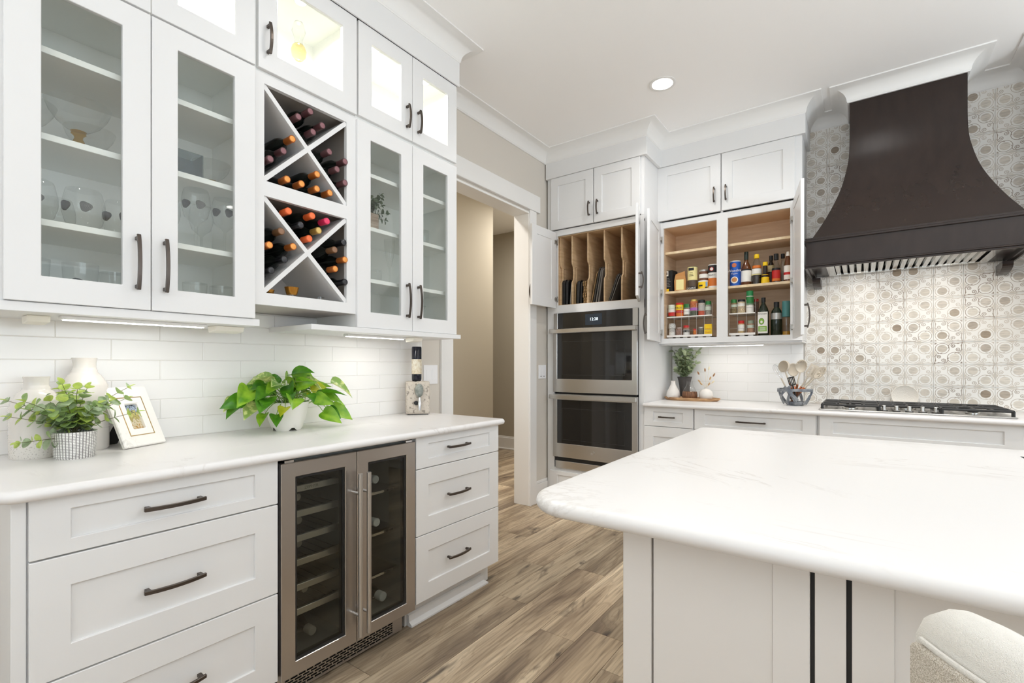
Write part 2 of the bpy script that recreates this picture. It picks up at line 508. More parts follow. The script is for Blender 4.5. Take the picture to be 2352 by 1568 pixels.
# door casing
cs = MB()
cs.box(XW, XW + .02, 2.375, 2.49, 0, 2.552); cs.box(XW, XW + .02, 3.455, 3.555, 0, 2.552)
tr = struct('trim_doorway_sides', cs, TRIMW, bev=.002)
cs = MB().box(XW, XW + .028, 2.345, 3.605, 2.552, 2.695)
struct('trim_doorway_head', cs, TRIMW, bev=.003)
cs = MB().box(XW - .15, XW + .008, 2.475, 2.49, 0, 2.535).box(XW - .15, XW + .008, 3.45, 3.465, 0, 2.535).box(XW - .15, XW + .008, 2.475, 3.465, 2.52, 2.537)
struct('trim_doorway_jamb', cs, TRIMW, bev=.002)
# baseboard between the doorway and the oven tower
bb = MB().box(XW, XW + .016, 3.555, 3.76, 0, .165).box(XW, XW + .010, 3.555, 3.76, .165, .19).box(XW, XW + .03, 3.555, 3.76, 0, .02)
struct('baseboard_left', bb, TRIMW, bev=.003)

# ---- crown moulding: one mitred run around walls and cabinet fronts
def sweep(mb, path, prof):
    """path: XY points, the room on the right-hand side of the walking direction; prof: (n, z)"""
    P = [Vector(p) for p in path]; n = len(P); rows = []
    for i in range(n):
        d0 = (P[i] - P[i - 1]).normalized() if i > 0 else None
        d1 = (P[i + 1] - P[i]).normalized() if i < n - 1 else None
        nrm = lambda d: Vector((d.y, -d.x))
        if d0 is None: o = nrm(d1)
        elif d1 is None: o = nrm(d0)
        else:
            a, b = nrm(d0), nrm(d1); o = (a + b) / (1 + a.dot(b))
        rows.append([(P[i].x + o.x * q, P[i].y + o.y * q, z) for q, z in prof])
    m = len(prof); b = len(mb.v)
    for r_ in rows: mb.v += r_
    for i in range(n - 1):
        for k in range(m):
            j = (k + 1) % m
            mb.face((b + i * m + k, b + i * m + j, b + (i + 1) * m + j, b + (i + 1) * m + k))
    mb.face([b + k for k in range(m)][::-1]); mb.face([b + (n - 1) * m + k for k in range(m)])
    return mb
YT, YP = 3.745, 4.08           # front planes: oven tower, pantry wall cabinets
zb, zt, pj = 3.028, CEIL, 0.112
cove = [(0, zb), (0.012, zb), (0.014, zb + .006)]
for i in range(0, 9):
    a = math.pi / 2 * i / 8
    cove.append((0.016 + (pj - 0.024) * (1 - math.cos(a)), zb + .008 + (zt - zb - .018) * math.sin(a)))
cove += [(pj, zt - .008), (pj, zt), (0, zt)]
path = [(-1.968, -0.6), (-1.968, 2.155), (XW, 2.155), (XW, YT - .018), (-1.391, YT - .018), (-1.391, YP - .018), (-0.340, YP - .018), (-0.340, YB),
        (-0.07, YB), (-0.07, YP), (0.53, YP), (0.53, YB), (0.87, YB), (0.87, YP), (1.9, YP)]
# walk so that the room lies to the right
struct('trim_crown', sweep(MB(), path, cove), TRIMW, smooth=25)
fz = [(0, 2.885), (0.010, 2.885), (0.010, 3.04), (0, 3.04)]
struct('trim_frieze_left', sweep(MB(), [(-1.968, .2), (-1.968, 2.155), (XW, 2.155)], fz), WHITE, bev=.0015)
fz2 = [(-.017, 2.887), (0.010, 2.887), (0.010, 3.04), (-.017, 3.04)]
struct('trim_frieze_back', sweep(MB(), [(XW + .012, YT - .018), (-1.391, YT - .018), (-1.391, YP - .018), (-0.340, YP - .018), (-0.340, YB)], fz2), WHITE, bev=.0015)

# ---- subway tile splashbacks: every tile a piece of its wall
tile_cache = {}
def tile_mesh(w_, h_):
    key = (round(w_, 4), round(h_, 4))
    return tile_cache.get(key), key
def put_tile(parent, F, u0, u1, z0, z1, n0, n1):
    w_, h_ = u1 - u0, z1 - z0
    me, key = tile_mesh(w_, h_)
    if me is None or me[1] is not F:
        o = MB().fbox(F, u0, u1, z0, z1, n0, n1).build('tile', TILEW, parent, bev=.0016)
        me_ = o.data; c = Vector(F(u0, z0, n0)); me_.transform(Matrix.Translation(-c)); o.location = c
        tile_cache[key] = (me_, F)
    else:
        o = bpy.data.objects.new('tile', me[0]); COL.objects.link(o); o.parent = parent; o.location = Vector(F(u0, z0, n0))
    return o
CT = 0.915                     # worktop height
struct('grout_bed', MB().fbox(FLW, .05, 2.197, CT - .02, 1.46, XW, XW + .0095), GROUT, wall_left)
g = .0009
for r_ in range(7):
    z0 = CT + .0797 * r_; z1 = z0 + .0797
    if r_ == 6: z1 = min(z1, 1.455)
    u = 0.436 - .3165 * 2 + (0.158 if r_ % 2 == 0 else 0)
    while u < 2.19:
        a, b = max(u, 0.05), min(u + .3165, 2.185)
        if b - a > .01: put_tile(wall_left, FLW, a + g, b - g, z0 + g, z1 - g, XW + .004, XW + .011)
        u += .3165
struct('tile_edge_trim', MB().fbox(FLW, 2.185, 2.198, CT, 1.40, XW, XW + .012), TRIMW, wall_left)
struct('grout_bed', MB().fbox(FB, -1.405, -.372, CT - .02, 1.42, -YB, -YB + .0095), GROUT, wall_back)
for r_ in range(7):
    z0 = CT + .0776 * r_; z1 = min(z0 + .0776, 1.415)
    u = -1.73 + (0 if r_ % 2 == 0 else .158) - .15
    if z1 - z0 < .01: continue
    while u < -.376:
        a, b = max(u, -1.405), min(u + .316, -.374)
        if b - a > .01: put_tile(wall_back, FB, a + g, b - g, z0 + g, z1 - g, -YB + .004, -YB + .011)
        u += .316

# ---- patterned stone tiles behind the cooktop
def rnd_mat(name, c1, c2, mul=1.0, power=1.0, rough=0.4, streak=0.0):
    m = bpy.data.materials.new(name); n, l = nodes_of(m); b = n['Principled BSDF']
    oi = n.new('ShaderNodeObjectInfo')
    a = n.new('ShaderNodeMath'); a.operation = 'MULTIPLY'; a.inputs[1].default_value = mul
    f = n.new('ShaderNodeMath'); f.operation = 'FRACT'
    p = n.new('ShaderNodeMath'); p.operation = 'POWER'; p.inputs[1].default_value = power
    mx = n.new('ShaderNodeMix'); mx.data_type = 'RGBA'
    mx.inputs['A'].default_value = (*c1, 1); mx.inputs['B'].default_value = (*c2, 1)
    l.new(oi.outputs['Random'], a.inputs[0]); l.new(a.outputs[0], f.inputs[0]); l.new(f.outputs[0], p.inputs[0]); l.new(p.outputs[0], mx.inputs['Factor'])
    res = mx.outputs['Result']
    if streak:
        tc = n.new('ShaderNodeTexCoord'); mp = n.new('ShaderNodeMapping')
        mp.inputs['Scale'].default_value = (25, 25, 160); mp.inputs['Rotation'].default_value = (0, 0.5, 0)
        ad = n.new('ShaderNodeVectorMath'); ad.operation = 'ADD'; m7 = n.new('ShaderNodeMath'); m7.operation = 'MULTIPLY'; m7.inputs[1].default_value = 40
        tx = n.new('ShaderNodeTexNoise'); tx.inputs['Scale'].default_value = 1.0; tx.inputs['Detail'].default_value = 3
        cr = n.new('ShaderNodeValToRGB'); cr.color_ramp.elements[0].position = 0.35; cr.color_ramp.elements[0].color = (1 - streak,) * 3 + (1,); cr.color_ramp.elements[1].position = 0.6
        ml = n.new('ShaderNodeMix'); ml.data_type = 'RGBA'; ml.blend_type = 'MULTIPLY'; ml.inputs['Factor'].default_value = 1
        l.new(tc.outputs['Object'], mp.inputs[0]); l.new(oi.outputs['Random'], m7.inputs[0]); l.new(mp.outputs[0], ad.inputs[0]); l.new(m7.outputs[0], ad.inputs[1])
        l.new(ad.outputs[0], tx.inputs['Vector']); l.new(tx.outputs[0], cr.inputs[0])
        l.new(res, ml.inputs['A']); l.new(cr.outputs[0], ml.inputs['B']); res = ml.outputs['Result']
    l.new(res, b.inputs['Base Color']); b.inputs['Roughness'].default_value = rough
    return m
DT_BASE = mat('decor_tile_white_marble', srgb(238, 236, 231), 0.35)
DT_GROUND = rnd_mat('decor_tile_ground', srgb(226, 220, 210), srgb(206, 197, 184), 3.7, 1.6, 0.4, 0.08)
DT_LINE = rnd_mat('decor_tile_line', srgb(206, 198, 187), srgb(140, 124, 110), 5.3, 2.6)
DT_D1 = rnd_mat('decor_tile_disc_light', srgb(222, 215, 203), srgb(156, 138, 116), 1.0, 4.5, 0.4, 0.22)
DT_D2 = rnd_mat('decor_tile_disc_brown', srgb(217, 209, 197), srgb(140, 120, 98), 9.1, 4.5, 0.4, 0.26)

def ribbon(mb, pts, w_, F, n):
    """flat line of width w_ lying on a frame"""
    N = len(pts); b = len(mb.v); P = []
    for i in range(N):
        ax, az = pts[max(i - 1, 0)]; bx, bz = pts[min(i + 1, N - 1)]
        dx, dz = bx - ax, bz - az; q = math.hypot(dx, dz) or 1
        ox, oz = -dz / q * w_ / 2, dx / q * w_ / 2
        P += [F(pts[i][0] + ox, pts[i][1] + oz, n), F(pts[i][0] - ox, pts[i][1] - oz, n)]
    mb.pts(P)
    for i in range(N - 1):
        mb.face((b + 2 * i, b + 2 * i + 1, b + 2 * i + 3, b + 2 * i + 2))

DW, DH = 0.1534, 0.1526
def decor_mesh(mirror):
    mb = MB(); g = .0008
    F0 = lambda u, z, n: ((1 - u if mirror else u) * DW, -n, z * DH)
    mb.cur = 0
    mb.box(g, DW - g, -.008, 0, g, DH - g)
    n0 = .0083
    def blob(c, r, n, m, seg=20, r2=None):
        mb.cur = m; b = mb.pts([F0(c[0] + r * math.cos(2 * math.pi * k / seg), c[1] + r * math.sin(2 * math.pi * k / seg), n) for k in range(seg)])
        mb.face([b + k for k in range(seg)])
    def poly(P, m, n=n0):
        mb.cur = m; b = mb.pts([F0(u, z, n) for u, z in P]); mb.face([b + k for k in range(len(P))])
    def line(P, wd=.016, n=.0086):
        mb.cur = 2; ribbon(mb, P, wd, F0, n)
    for inv in (0, 1):
        T = (lambda p: (1 - p[0], 1 - p[1])) if inv else (lambda p: p)
        # ground diamonds at the middle of each side
        poly([T(p) for p in ((.30, .012), (.70, .012), (.58, .045), (.5, .105), (.42, .045))], 1)
        poly([T(p) for p in ((.012, .30), (.045, .42), (.105, .5), (.045, .58), (.012, .70))], 1)
        c = T((.295, .295))
        blob(c, .248, n0 + .0001, 2, 28); blob(c, .226, n0 + .00015, 0, 28)
        blob(c, .168, n0 + .0006, 3 + inv, 28)
        poly([T(p) for p in ((.035, .035), (.125, .045), (.045, .125))], 2, n0 + .0005)
        # paired scrolls in the two corners between the circles
        for sw in (0, 1):
            Q = (lambda p: T((1 - p[1], 1 - p[0]))) if sw else (lambda p: T(p))
            pts = []
            for i in range(26):
                a = R(-120 + i * 22); r_ = .016 + .070 * i / 25
                pts.append(Q((.335 + r_ * math.cos(a), .825 + r_ * math.sin(a))))
            line(pts, .026)
            line([Q(p) for p in ((.012, .972), (.10, .945), (.22, .935), (.34, .945), (.44, .915), (.485, .85), (.487, .77), (.51, .70))], .026)
            line([Q(p) for p in ((.012, .975), (.05, .90), (.085, .83), (.06, .74), (.04, .62))], .016)
    return mb
dmeshes = []
for mir in (False, True):
    o = decor_mesh(mir).build('tile', [DT_BASE, DT_GROUND, DT_LINE, DT_D1, DT_D2], wall_back, recalc=False)
    bm = bmesh.new(); bm.from_mesh(o.data)
    for f in bm.faces:
        f.normal_update()
        if abs(f.normal.y) > .9 and f.calc_center_median().y < -.0081 and f.normal.y > 0: f.normal_flip()
    bm.to_mesh(o.data); bm.free()
    dmeshes.append(o.data); bpy.data.objects.remove(o)
struct('grout_bed', MB().fbox(FB, -.372, 1.9, CT - .02, 3.06, -YB, -YB + .003), GROUT, wall_back)
for r_ in range(14):
    for c_ in range(10):
        u = -.366 + DW * c_; z = CT + DH * r_
        if z > 2.05 and z + DH < 3.06 and u > .0 and u + DW < .46: continue      # behind the hood
        if c_ == 9 and r_ > 5: continue
        o = bpy.data.objects.new('tile', dmeshes[(r_ + c_) % 2]); COL.objects.link(o)
        o.parent = wall_back; o.location = (u, YB - .004, z)

# ================================================================== CABINETS
PULL = {}
def pull(F, u, z, n, L, parent, vert=True):
    """arched bar pull on two posts, standing off the face n"""
    mb = MB(); N = 12; w_, t_ = .0055, .0042
    rows = []
    for i in range(N + 1):
        s = -L / 2 + L * i / N
        off = .022 + .012 * (1 - (2 * s / L) ** 2)
        for du, dn in ((-w_, -t_), (w_, -t_), (w_, t_), (-w_, t_)):
            rows.append(F(u + du, z + s, n + off + dn) if vert else F(u + s, z + du, n + off + dn))
    b = mb.pts(rows)
    for i in range(N):
        for k in range(4):
            j = (k + 1) % 4
            mb.face((b + 4 * i + k, b + 4 * i + j, b + 4 * i + 4 + j, b + 4 * i + 4 + k))
    mb.face([b, b + 1, b + 2, b + 3]); mb.face([b + 4 * N + k for k in range(4)])
    for s in (-L / 2 + .012, L / 2 - .012):
        if vert: mb.fbox(F, u - .005, u + .005, z + s - .006, z + s + .006, n, n + .024)
        else: mb.fbox(F, u + s - .006, u + s + .006, z - .005, z + .005, n, n + .024)
    return mb.build('handle', BRONZE, parent, bev=.0012)

def door(F, u0, u1, z0, z1, n0, parent, name='door', stile=.078, rail=.078, glass=False, hand=None, inner=None, t=.02, mat_=None):
    m = mat_ or WHITE
    d = MB().fring(F, u0, u1, z0, z1, n0, n0 + t, u0 + stile, u1 - stile, z0 + rail, z1 - rail).build(name, m, parent, bev=.0016)
    if glass:
        MB().fbox(F, u0 + stile - .004, u1 - stile + .004, z0 + rail - .004, z1 - rail + .004, n0 + .006, n0 + .010).build('glass_pane', PANE, d)
    else:
        MB().fbox(F, u0 + stile - .004, u1 - stile + .004, z0 + rail - .004, z1 - rail + .004, n0 + .004, n0 + t - .009).build('panel', m, d)
    if hand:
        u, z, L, v = hand
        pull(F, u, z, n0 + t, L, d, v)
    return d

def hinge(F, u, z, n, parent):
    mb = MB().fbox(F, u - .006, u + .028, z - .012, z + .012, n, n + .014).fbox(F, u - .012, u - .004, z - .026, z + .026, n - .004, n + .006)
    mb.lathe([(.007, -.02), (.007, .02)], F(u + .012, z, n + .012), 8)
    return mb.build('hinge', mat('hinge_nickel', (.5, .48, .45), .35, .9), parent)

# ---------------- left run, base
XF = -1.645
FL = frame((XF, 0), 90)        # u = Y, n = X - XF
def base_box(F, u0, u1, depth, parent, ztop=.885, toe=.11, side_l=True):
    mb = MB()
    mb.fbox(F, u0, u1, toe, ztop, -depth, -.021)
    b = mb.build('body', WHITE, parent, bev=.001)
    MB().fbox(F, u0 + .001, u1 - .001, 0, toe, -depth, -.075).build('toe_kick', WHITE, parent)
    return b

c = thing('drawer_cabinet', (XF - .3, .57, 0), 'white three-drawer base cabinet left of the wine cooler', 'cabinet', 'base cabinets of the bar run')
base_box(FL, .232, .884, .68, c)
for z0, z1 in ((.733, .885), (.423, .7285), (.115, .4185)):
    d = door(FL, .262, .882, z0, z1, -.02, c, 'drawer', .078, .038 if z1 - z0 < .2 else .078, hand=(.568, (z0 + z1) / 2, .158, False))
MB().fbox(FL, .232, .259, .11, .885, -.021, -.012).build('filler_strip', WHITE, c, bev=.001)
c = thing('drawer_cabinet', (XF - .3, 1.83, 0), 'white three-drawer base cabinet between wine cooler and doorway', 'cabinet', 'base cabinets of the bar run')
base_box(FL, 1.522, 2.138, .68, c)
for z0, z1 in ((.737, .887), (.429, .733), (.12, .425)):
    door(FL, 1.525, 2.140, z0, z1, -.02, c, 'drawer', .079, .04 if z1 - z0 < .2 else .079, hand=(1.80, (z0 + z1) / 2 + (0.004), .158, False))
mb = MB(); sweep(mb, [(XF - .07, 1.535), (XF - .07, 2.07), (XW + .01, 2.07)], [(0, 0), (.03, 0), (.03, .008), (.012, .022), (.01, .05), (0, .055)])
mb.build('base_moulding', WHITE, c, smooth=30)

# worktop with bullnose edges
def worktop(name, outline, z0, z1, rads, label, group=None):
    """outline: XY corners anticlockwise; rads: corner radius for each"""
    pts = []; n = len(outline)
    for i, (p, r_) in enumerate(zip(outline, rads)):
        p = Vector(p)
        if r_ <= 0: pts.append(p); continue
        a = (Vector(outline[i - 1]) - p).normalized(); b = (Vector(outline[(i + 1) % n]) - p).normalized()
        s, e = p + a * r_, p + b * r_; ctr = p + a * r_ + b * r_
        a0 = math.atan2(*(s - ctr).yx); a1 = math.atan2(*(e - ctr).yx)
        while a1 - a0 > math.pi: a1 -= 2 * math.pi
        while a1 - a0 < -math.pi: a1 += 2 * math.pi
        for k in range(13): t = a0 + (a1 - a0) * k / 12; pts.append(ctr + Vector((math.cos(t), math.sin(t))) * r_)
    N = len(pts); h = (z1 - z0); rr = h * .48
    layers = []
    for i in range(9):
        a = -math.pi / 2 + math.pi * i / 8
        layers.append((rr * (1 - math.cos(a)), (z0 + z1) / 2 + h / 2 * math.sin(a)))
    mb = MB(); rows = []
    for ins, z in layers:
        row = []
        for i in range(N):
            d0 = (pts[i] - pts[i - 1]); d1 = (pts[(i + 1) % N] - pts[i])
            d0 = d0.normalized() if d0.length > 1e-9 else d1.normalized(); d1 = d1.normalized() if d1.length > 1e-9 else d0
            n0_, n1_ = Vector((-d0.y, d0.x)), Vector((-d1.y, d1.x)); o = (n0_ + n1_) / max(.3, 1 + n0_.dot(n1_))
            q = pts[i] + o * ins; row.append((q.x, q.y, z))
        rows.append(row)
    for row in rows: mb.v += row
    for k in range(len(rows) - 1):
        for i in range(N):
            j = (i + 1) % N
            mb.face((k * N + i, k * N + j, (k + 1) * N + j, (k + 1) * N + i))
    mb.face(list(range(N))[::-1]); mb.face([(len(rows) - 1) * N + i for i in range(N)])
    return solo(name, mb, QUARTZ, label, 'countertop', group, smooth=40)
worktop('countertop', [(XW + .012, .2), (XF + .032, .2), (XF + .032, 2.175), (XW + .001, 2.175)], .884, CT, [0, .05, .03, 0],
        'white quartz countertop on the bar run under the wine rack')

# ---------------- left run, wall cabinets
XU = -1.97
FU = frame((XU, 0), 90)
def wall_box(F, u0, u1, z0, z1, depth, parent, m=WHITE, mi=WHITE_IN, shelves=(), t=.018, bottom=None, nfront=-.021):
    """open-fronted carcass with back, sides, top and bottom"""
    mb = MB()
    mb.fbox(F, u0, u0 + t, z0, z1, -depth, nfront); mb.fbox(F, u1 - t, u1, z0, z1, -depth, nfront)
    mb.fbox(F, u0 + t, u1 - t, z1 - t, z1, -depth, nfront); mb.fbox(F, u0 + t, u1 - t, z0, z0 + t, -depth, nfront)
    mb.fbox(F, u0 + t, u1 - t, z0 + t, z1 - t, -depth, -depth + .006)
    b = mb.build('body', mi, parent)
    for z in shelves:
        sh = MB().fbox(F, u0 + t, u1 - t, z - .02, z, -depth + .006, -.045).build('shelf', mi, parent, bev=.001)
    return b
LABELS = {}
DEP = .358
c = thing('glass_cabinet', (XU - .2, .61, 1.375), 'white double glass-door wall cabinet holding stemless glasses and goblets', 'cabinet', 'wall cabinets of the bar run')
wall_box(FU, .245, .966, 1.40, 2.414, DEP, c, shelves=(2.186, 1.922, 1.66))
MB().fring(FU, .245, .966, 1.40, 2.414, -.021, -.0205, .29, .93, 1.44, 2.38).build('face_frame', WHITE, c)
door(FU, .262, .6125, 1.402, 2.412, -.02, c, glass=True, hand=(.572, 1.558, .185, True))
door(FU, .6155, .964, 1.402, 2.412, -.02, c, glass=True, hand=(.652, 1.558, .185, True))
MB().fbox(FU, .245, .985, 1.372, 1.40, -DEP, -.008).build('light_rail', WHITE, c, bev=.001)
c = thing('glass_cabinet', (XU - .2, .61, 2.414), 'lit white top cabinet with glass doors over the left glass cabinet', 'cabinet', 'wall cabinets of the bar run')
wall_box(FU, .245, .966, 2.414, 2.89, DEP, c)
door(FU, .262, .6125, 2.419, 2.885, -.02, c, glass=True)
door(FU, .6155, .964, 2.419, 2.885, -.02, c, glass=True)
c = thing('glass_cabinet', (XU - .2, 1.21, 2.414), 'lit white top cabinet with a single glass door over the wine rack', 'cabinet', 'wall cabinets of the bar run')
wall_box(FU, .968, 1.449, 2.414, 2.89, DEP, c)
door(FU, .977, 1.445, 2.42, 2.885, -.02, c, glass=True, hand=(1.013, 2.545, .128, True))
c = thing('glass_cabinet', (XU - .2, 1.8, 2.414), 'lit white top cabinet with two glass doors nearest the doorway', 'cabinet', 'wall cabinets of the bar run')
wall_box(FU, 1.451, 2.155, 2.414, 2.89, DEP, c)
door(FU, 1.455, 1.80, 2.424, 2.885, -.02, c, glass=True, hand=(1.758, 2.54, .128, True))
door(FU, 1.803, 2.152, 2.424, 2.885, -.02, c, glass=True, hand=(1.838, 2.54, .128, True))
c = thing('glass_cabinet', (XU - .2, 1.8, 1.375), 'white double glass-door wall cabinet holding a boxed plant, beside the doorway', 'cabinet', 'wall cabinets of the bar run')
wall_box(FU, 1.451, 2.155, 1.40, 2.414, DEP, c, shelves=(2.186, 1.915, 1.652))
door(FU, 1.448, 1.80, 1.398, 2.404, -.02, c, glass=True, hand=(1.758, 1.558, .185, True))
door(FU, 1.803, 2.152, 1.398, 2.404, -.02, c, glass=True, hand=(1.838, 1.558, .185, True))
MB().fbox(FU, 1.20, 2.175, 1.372, 1.396, -DEP, .012).build('light_rail', WHITE, c, bev=.001)

# wine rack: two bays, each crossed by two boards
c = thing('wine_rack', (XU - .2, 1.21, 1.46), 'white open wine rack with two crossed bays of bottles', 'wine rack')
FR = frame((-1.985, 0), 90)
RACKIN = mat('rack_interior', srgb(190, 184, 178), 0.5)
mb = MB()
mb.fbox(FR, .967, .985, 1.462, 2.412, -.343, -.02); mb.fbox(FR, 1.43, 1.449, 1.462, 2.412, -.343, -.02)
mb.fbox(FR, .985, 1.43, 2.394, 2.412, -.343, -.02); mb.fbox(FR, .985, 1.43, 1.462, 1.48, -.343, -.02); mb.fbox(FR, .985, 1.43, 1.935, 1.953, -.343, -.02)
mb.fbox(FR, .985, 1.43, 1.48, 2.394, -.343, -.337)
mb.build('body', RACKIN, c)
mb = MB(); zc = [1.462, 1.512, 1.910, 1.972, 2.37, 2.412]
u0, u1, v0, v1 = .967, 1.449, 1.007, 1.398
mb.fbox(FR, u0, v0, 1.462, 2.412, -.02, 0); mb.fbox(FR, v1, u1, 1.462, 2.412, -.02, 0)
mb.fbox(FR, v0, v1, 1.462, 1.512, -.02, 0); mb.fbox(FR, v0, v1, 1.910, 1.972, -.02, 0); mb.fbox(FR, v0, v1, 2.37, 2.412, -.02, 0)
mb.build('face_frame', WHITE, c)
def strip(F, a, b, wd, n0, n1):
    (ua, za), (ub, zb_) = a, b; dx, dz = ub - ua, zb_ - za; q = math.hypot(dx, dz); ox, oz = -dz / q * wd / 2, dx / q * wd / 2
    return [(ua + ox, za + oz), (ub + ox, zb_ + oz), (ub - ox, zb_ - oz), (ua - ox, za - oz)]
for z0, z1 in ((1.512, 1.910), (1.972, 2.37)):
    zc_ = (z0 + z1) / 2; uc_ = (v0 + v1) / 2; q_ = .0068
    for a, b in (((v0, z1 - .004), (v1, z0 + .004)), ((v0, z0 + .004), (uc_ - q_, zc_ - q_)), ((uc_ + q_, zc_ + q_), (v1, z1 - .004))):
        MB().prism(strip(FR, a, b, .019, 0, 0), FR, -.335, -.006).build('cross_board', WHITE, c)

# ---------------- back run: oven tower
FT = frame((0, YT), 0)         # u = X, n = YT - Y
c = thing('oven_tower', (-1.86, 4.09, 0), 'tall white cabinet tower around the double oven with an open tray compartment', 'cabinet')
TL, TRr = -2.314, -1.409
dep = YB - YT - .002
mb = MB()
mb.fbox(FT, TL, TL + .02, .11, 2.89, -dep, -.02); mb.fbox(FT, TRr - .02, TRr, .0, 2.89, -dep, -.02)
mb.fbox(FT, TL + .02, TRr - .02, 2.37, 2.39, -dep, -.02); mb.fbox(FT, TL + .02, TRr - .02, 2.87, 2.89, -dep, -.02)
mb.fbox(FT, TL + .02, TRr - .02, 1.725, 1.748, -dep, -.02); mb.fbox(FT, TL + .02, TRr - .02, .27, .29, -dep, -.02)
mb.fbox(FT, TL + .02, TRr - .02, .11, 2.87, -dep, -dep + .008)
mb.build('body', WHITE, c)
mb = MB()
mb.fbox(FT, TL, -2.212, 1.70, 2.39, -.02, 0); mb.fbox(FT, -1.472, TRr, 1.70, 2.39, -.02, 0)
mb.fbox(FT, TL, TRr, 2.368, 2.42, -.0199, -.0003); mb.fbox(FT, TL, TRr, 1.676, 1.748, -.0199, -.0003)
mb.fbox(FT, TL, -2.243, .11, 1.70, -.02, 0); mb.fbox(FT, -1.455, TRr, .11, 1.70, -.02, 0)
mb.fbox(FT, TL, -2.268, 2.42, 2.89, -.02, 0); mb.fbox(FT, -1.437, TRr, 2.42, 2.89, -.02, 0)
mb.fbox(FT, -2.243, -1.455, .11, .30, -.0199, -.0003)
mb.build('face_frame', WHITE, c, bev=.001)
MB().fbox(FT, TL + .02, TRr - .02, 0, .11, -dep, -.075).build('toe_kick', mat('grey_toe_kick', srgb(150, 148, 145), .6), c)  # toe kick in a flat grey, darker than the cabinet paint
MAPLE_IN = MAPLE
mb = MB().fbox(FT, TL + .021, -2.2, 1.749, 2.367, -dep + .02, -.021)
mb = MB()
mb.fbox(FT, -2.225, -2.215, 1.749, 2.368, -dep + .02, -.021); mb.fbox(FT, -1.469, -1.459, 1.749, 2.368, -dep + .02, -.021)
mb.fbox(FT, -2.215, -1.469, 2.362, 2.3675, -dep + .02, -.021); mb.fbox(FT, -2.215, -1.469, 1.7485, 1.753, -dep + .02, -.021)
mb.fbox(FT, -2.215, -1.469, 1.753, 2.362, -dep + .02, -dep + .026)
mb.build('compartment_lining', MAPLE_DIV, c)
# notched plywood dividers: front edge steps back for a hand hole
def divider(u, parent):
    mb = MB(); t = .006
    yb = -dep + .03
    prof = [(-.04, 1.753), (-.04, 1.90), (-.045, 1.955), (-.066, 1.975), (-.07, 2.0), (-.07, 2.07), (-.066, 2.09), (-.045, 2.11), (-.04, 2.13), (-.04, 2.245), (-.19, 2.362), (yb, 2.362), (yb, 1.753)]
    G = lambda a, z, n: FT(u + n, z, a)
    # outer outline without the slot, in three pieces so the slot stays open
    slot0, slot1, sa, sb = 1.955, 2.09, -.118, -.096
    lower = [(-.04, 1.753), (-.04, 1.90), (-.045, 1.955), (yb, 1.955), (yb, 1.753)]
    upper = [(-.045, 2.11), (-.04, 2.13), (-.04, 2.362), (yb, 2.362), (yb, 2.09), (-.066, 2.09)]
    front = [(-.045, 1.955), (-.066, 1.975), (-.07, 2.0), (-.07, 2.07), (-.066, 2.09), (sb, 2.09), (sb, 1.955)]
    back = [(sa, 1.955), (sa, 2.09), (yb, 2.09), (yb, 1.955)]
    for p in (lower, upper, front, back): mb.prism(p, G, -t, t)
    return mb.build('tray_divider', MAPLE_DIV, parent)
for u in (-2.085, -1.93, -1.774, -1.617): divider(u, c)
divider(-2.203, c)
door(FT, -2.268, -1.850, 2.425, 2.885, -.0, c, stile=.074, rail=.074, hand=(-1.884, 2.548, .125, True))
door(FT, -1.843, -1.437, 2.425, 2.885, -.0, c, stile=.074, rail=.074, hand=(-1.806, 2.548, .125, True))
# the two open leaves of the tray compartment
def leaf(parent, hx, hy, ang, wd, z0, z1, hand_z, hand_L, stile, hinge_zs, flip, mirror=False):
    """ang: heading from the hinge to the free edge; outer face on the n side"""
    F = frame((hx, hy), ang)
    if mirror:
        G = F; F = lambda u, z, n: G(u, z, -n)
    d = door(F, 0.0, wd, z0, z1, -.01, parent, stile=stile, rail=stile, hand=(wd - .04, hand_z, hand_L, True))
    for z in hinge_zs: hinge(F, .004, z, -.022, d)
    return d
leaf(c, -2.225, 3.728, -91.5, .372, 1.722, 2.398, 1.84, .125, .074, (1.80, 2.31), False, mirror=False)
leaf(c, -1.447, 3.735, -71.5, .372, 1.722, 2.398, 1.84, .125, .074, (1.80, 2.31), False, mirror=True)
door(FT, -2.28, -1.437, .118, .272, 0, c, 'drawer', .078, .036)

# ---------------- double oven
c = thing('double_oven', (-1.85, 4.0, .3), 'stainless double wall oven with black glass doors and lit clock', 'oven')
MB().fbox(FT, -2.22, -1.475, .302, 1.672, -.60, -.021).build('body', BLACKM, c)
OG = mat('oven_black_glass', (0.014, 0.0135, 0.013), 0.05, 0, 0.6)
STEEL_O = mat('oven_stainless', (0.60, 0.585, 0.56), 0.26, 0.95)
add_bump(STEEL_O, 30, 0.04, 0.0004, stretch=(60, 60, 1))
mb = MB().fbox(FT, -2.243, -2.203, 1.536, 1.676, -.0, .012).fbox(FT, -1.503, -1.457, 1.536, 1.676, 0, .012)
p = MB().fbox(FT, -2.203, -1.503, 1.538, 1.674, -.01, .010).build('control_panel', OG, c)
mb.build('panel_end_trim', STEEL_O, p, bev=.0015)
MB().fbox(FT, -1.929, -1.773, 1.558, 1.652, .010, .0105).build('display', mat('oven_display', (.012, .016, .022), .1, emit=(.03, .05, .075), estr=.35), p)
text('clock_digits', '12:28', .036, FT, -1.848, 1.606, .0112, mat('display_digits', (.8, .9, 1), .5, emit=(.8, .92, 1), estr=1.2), p)
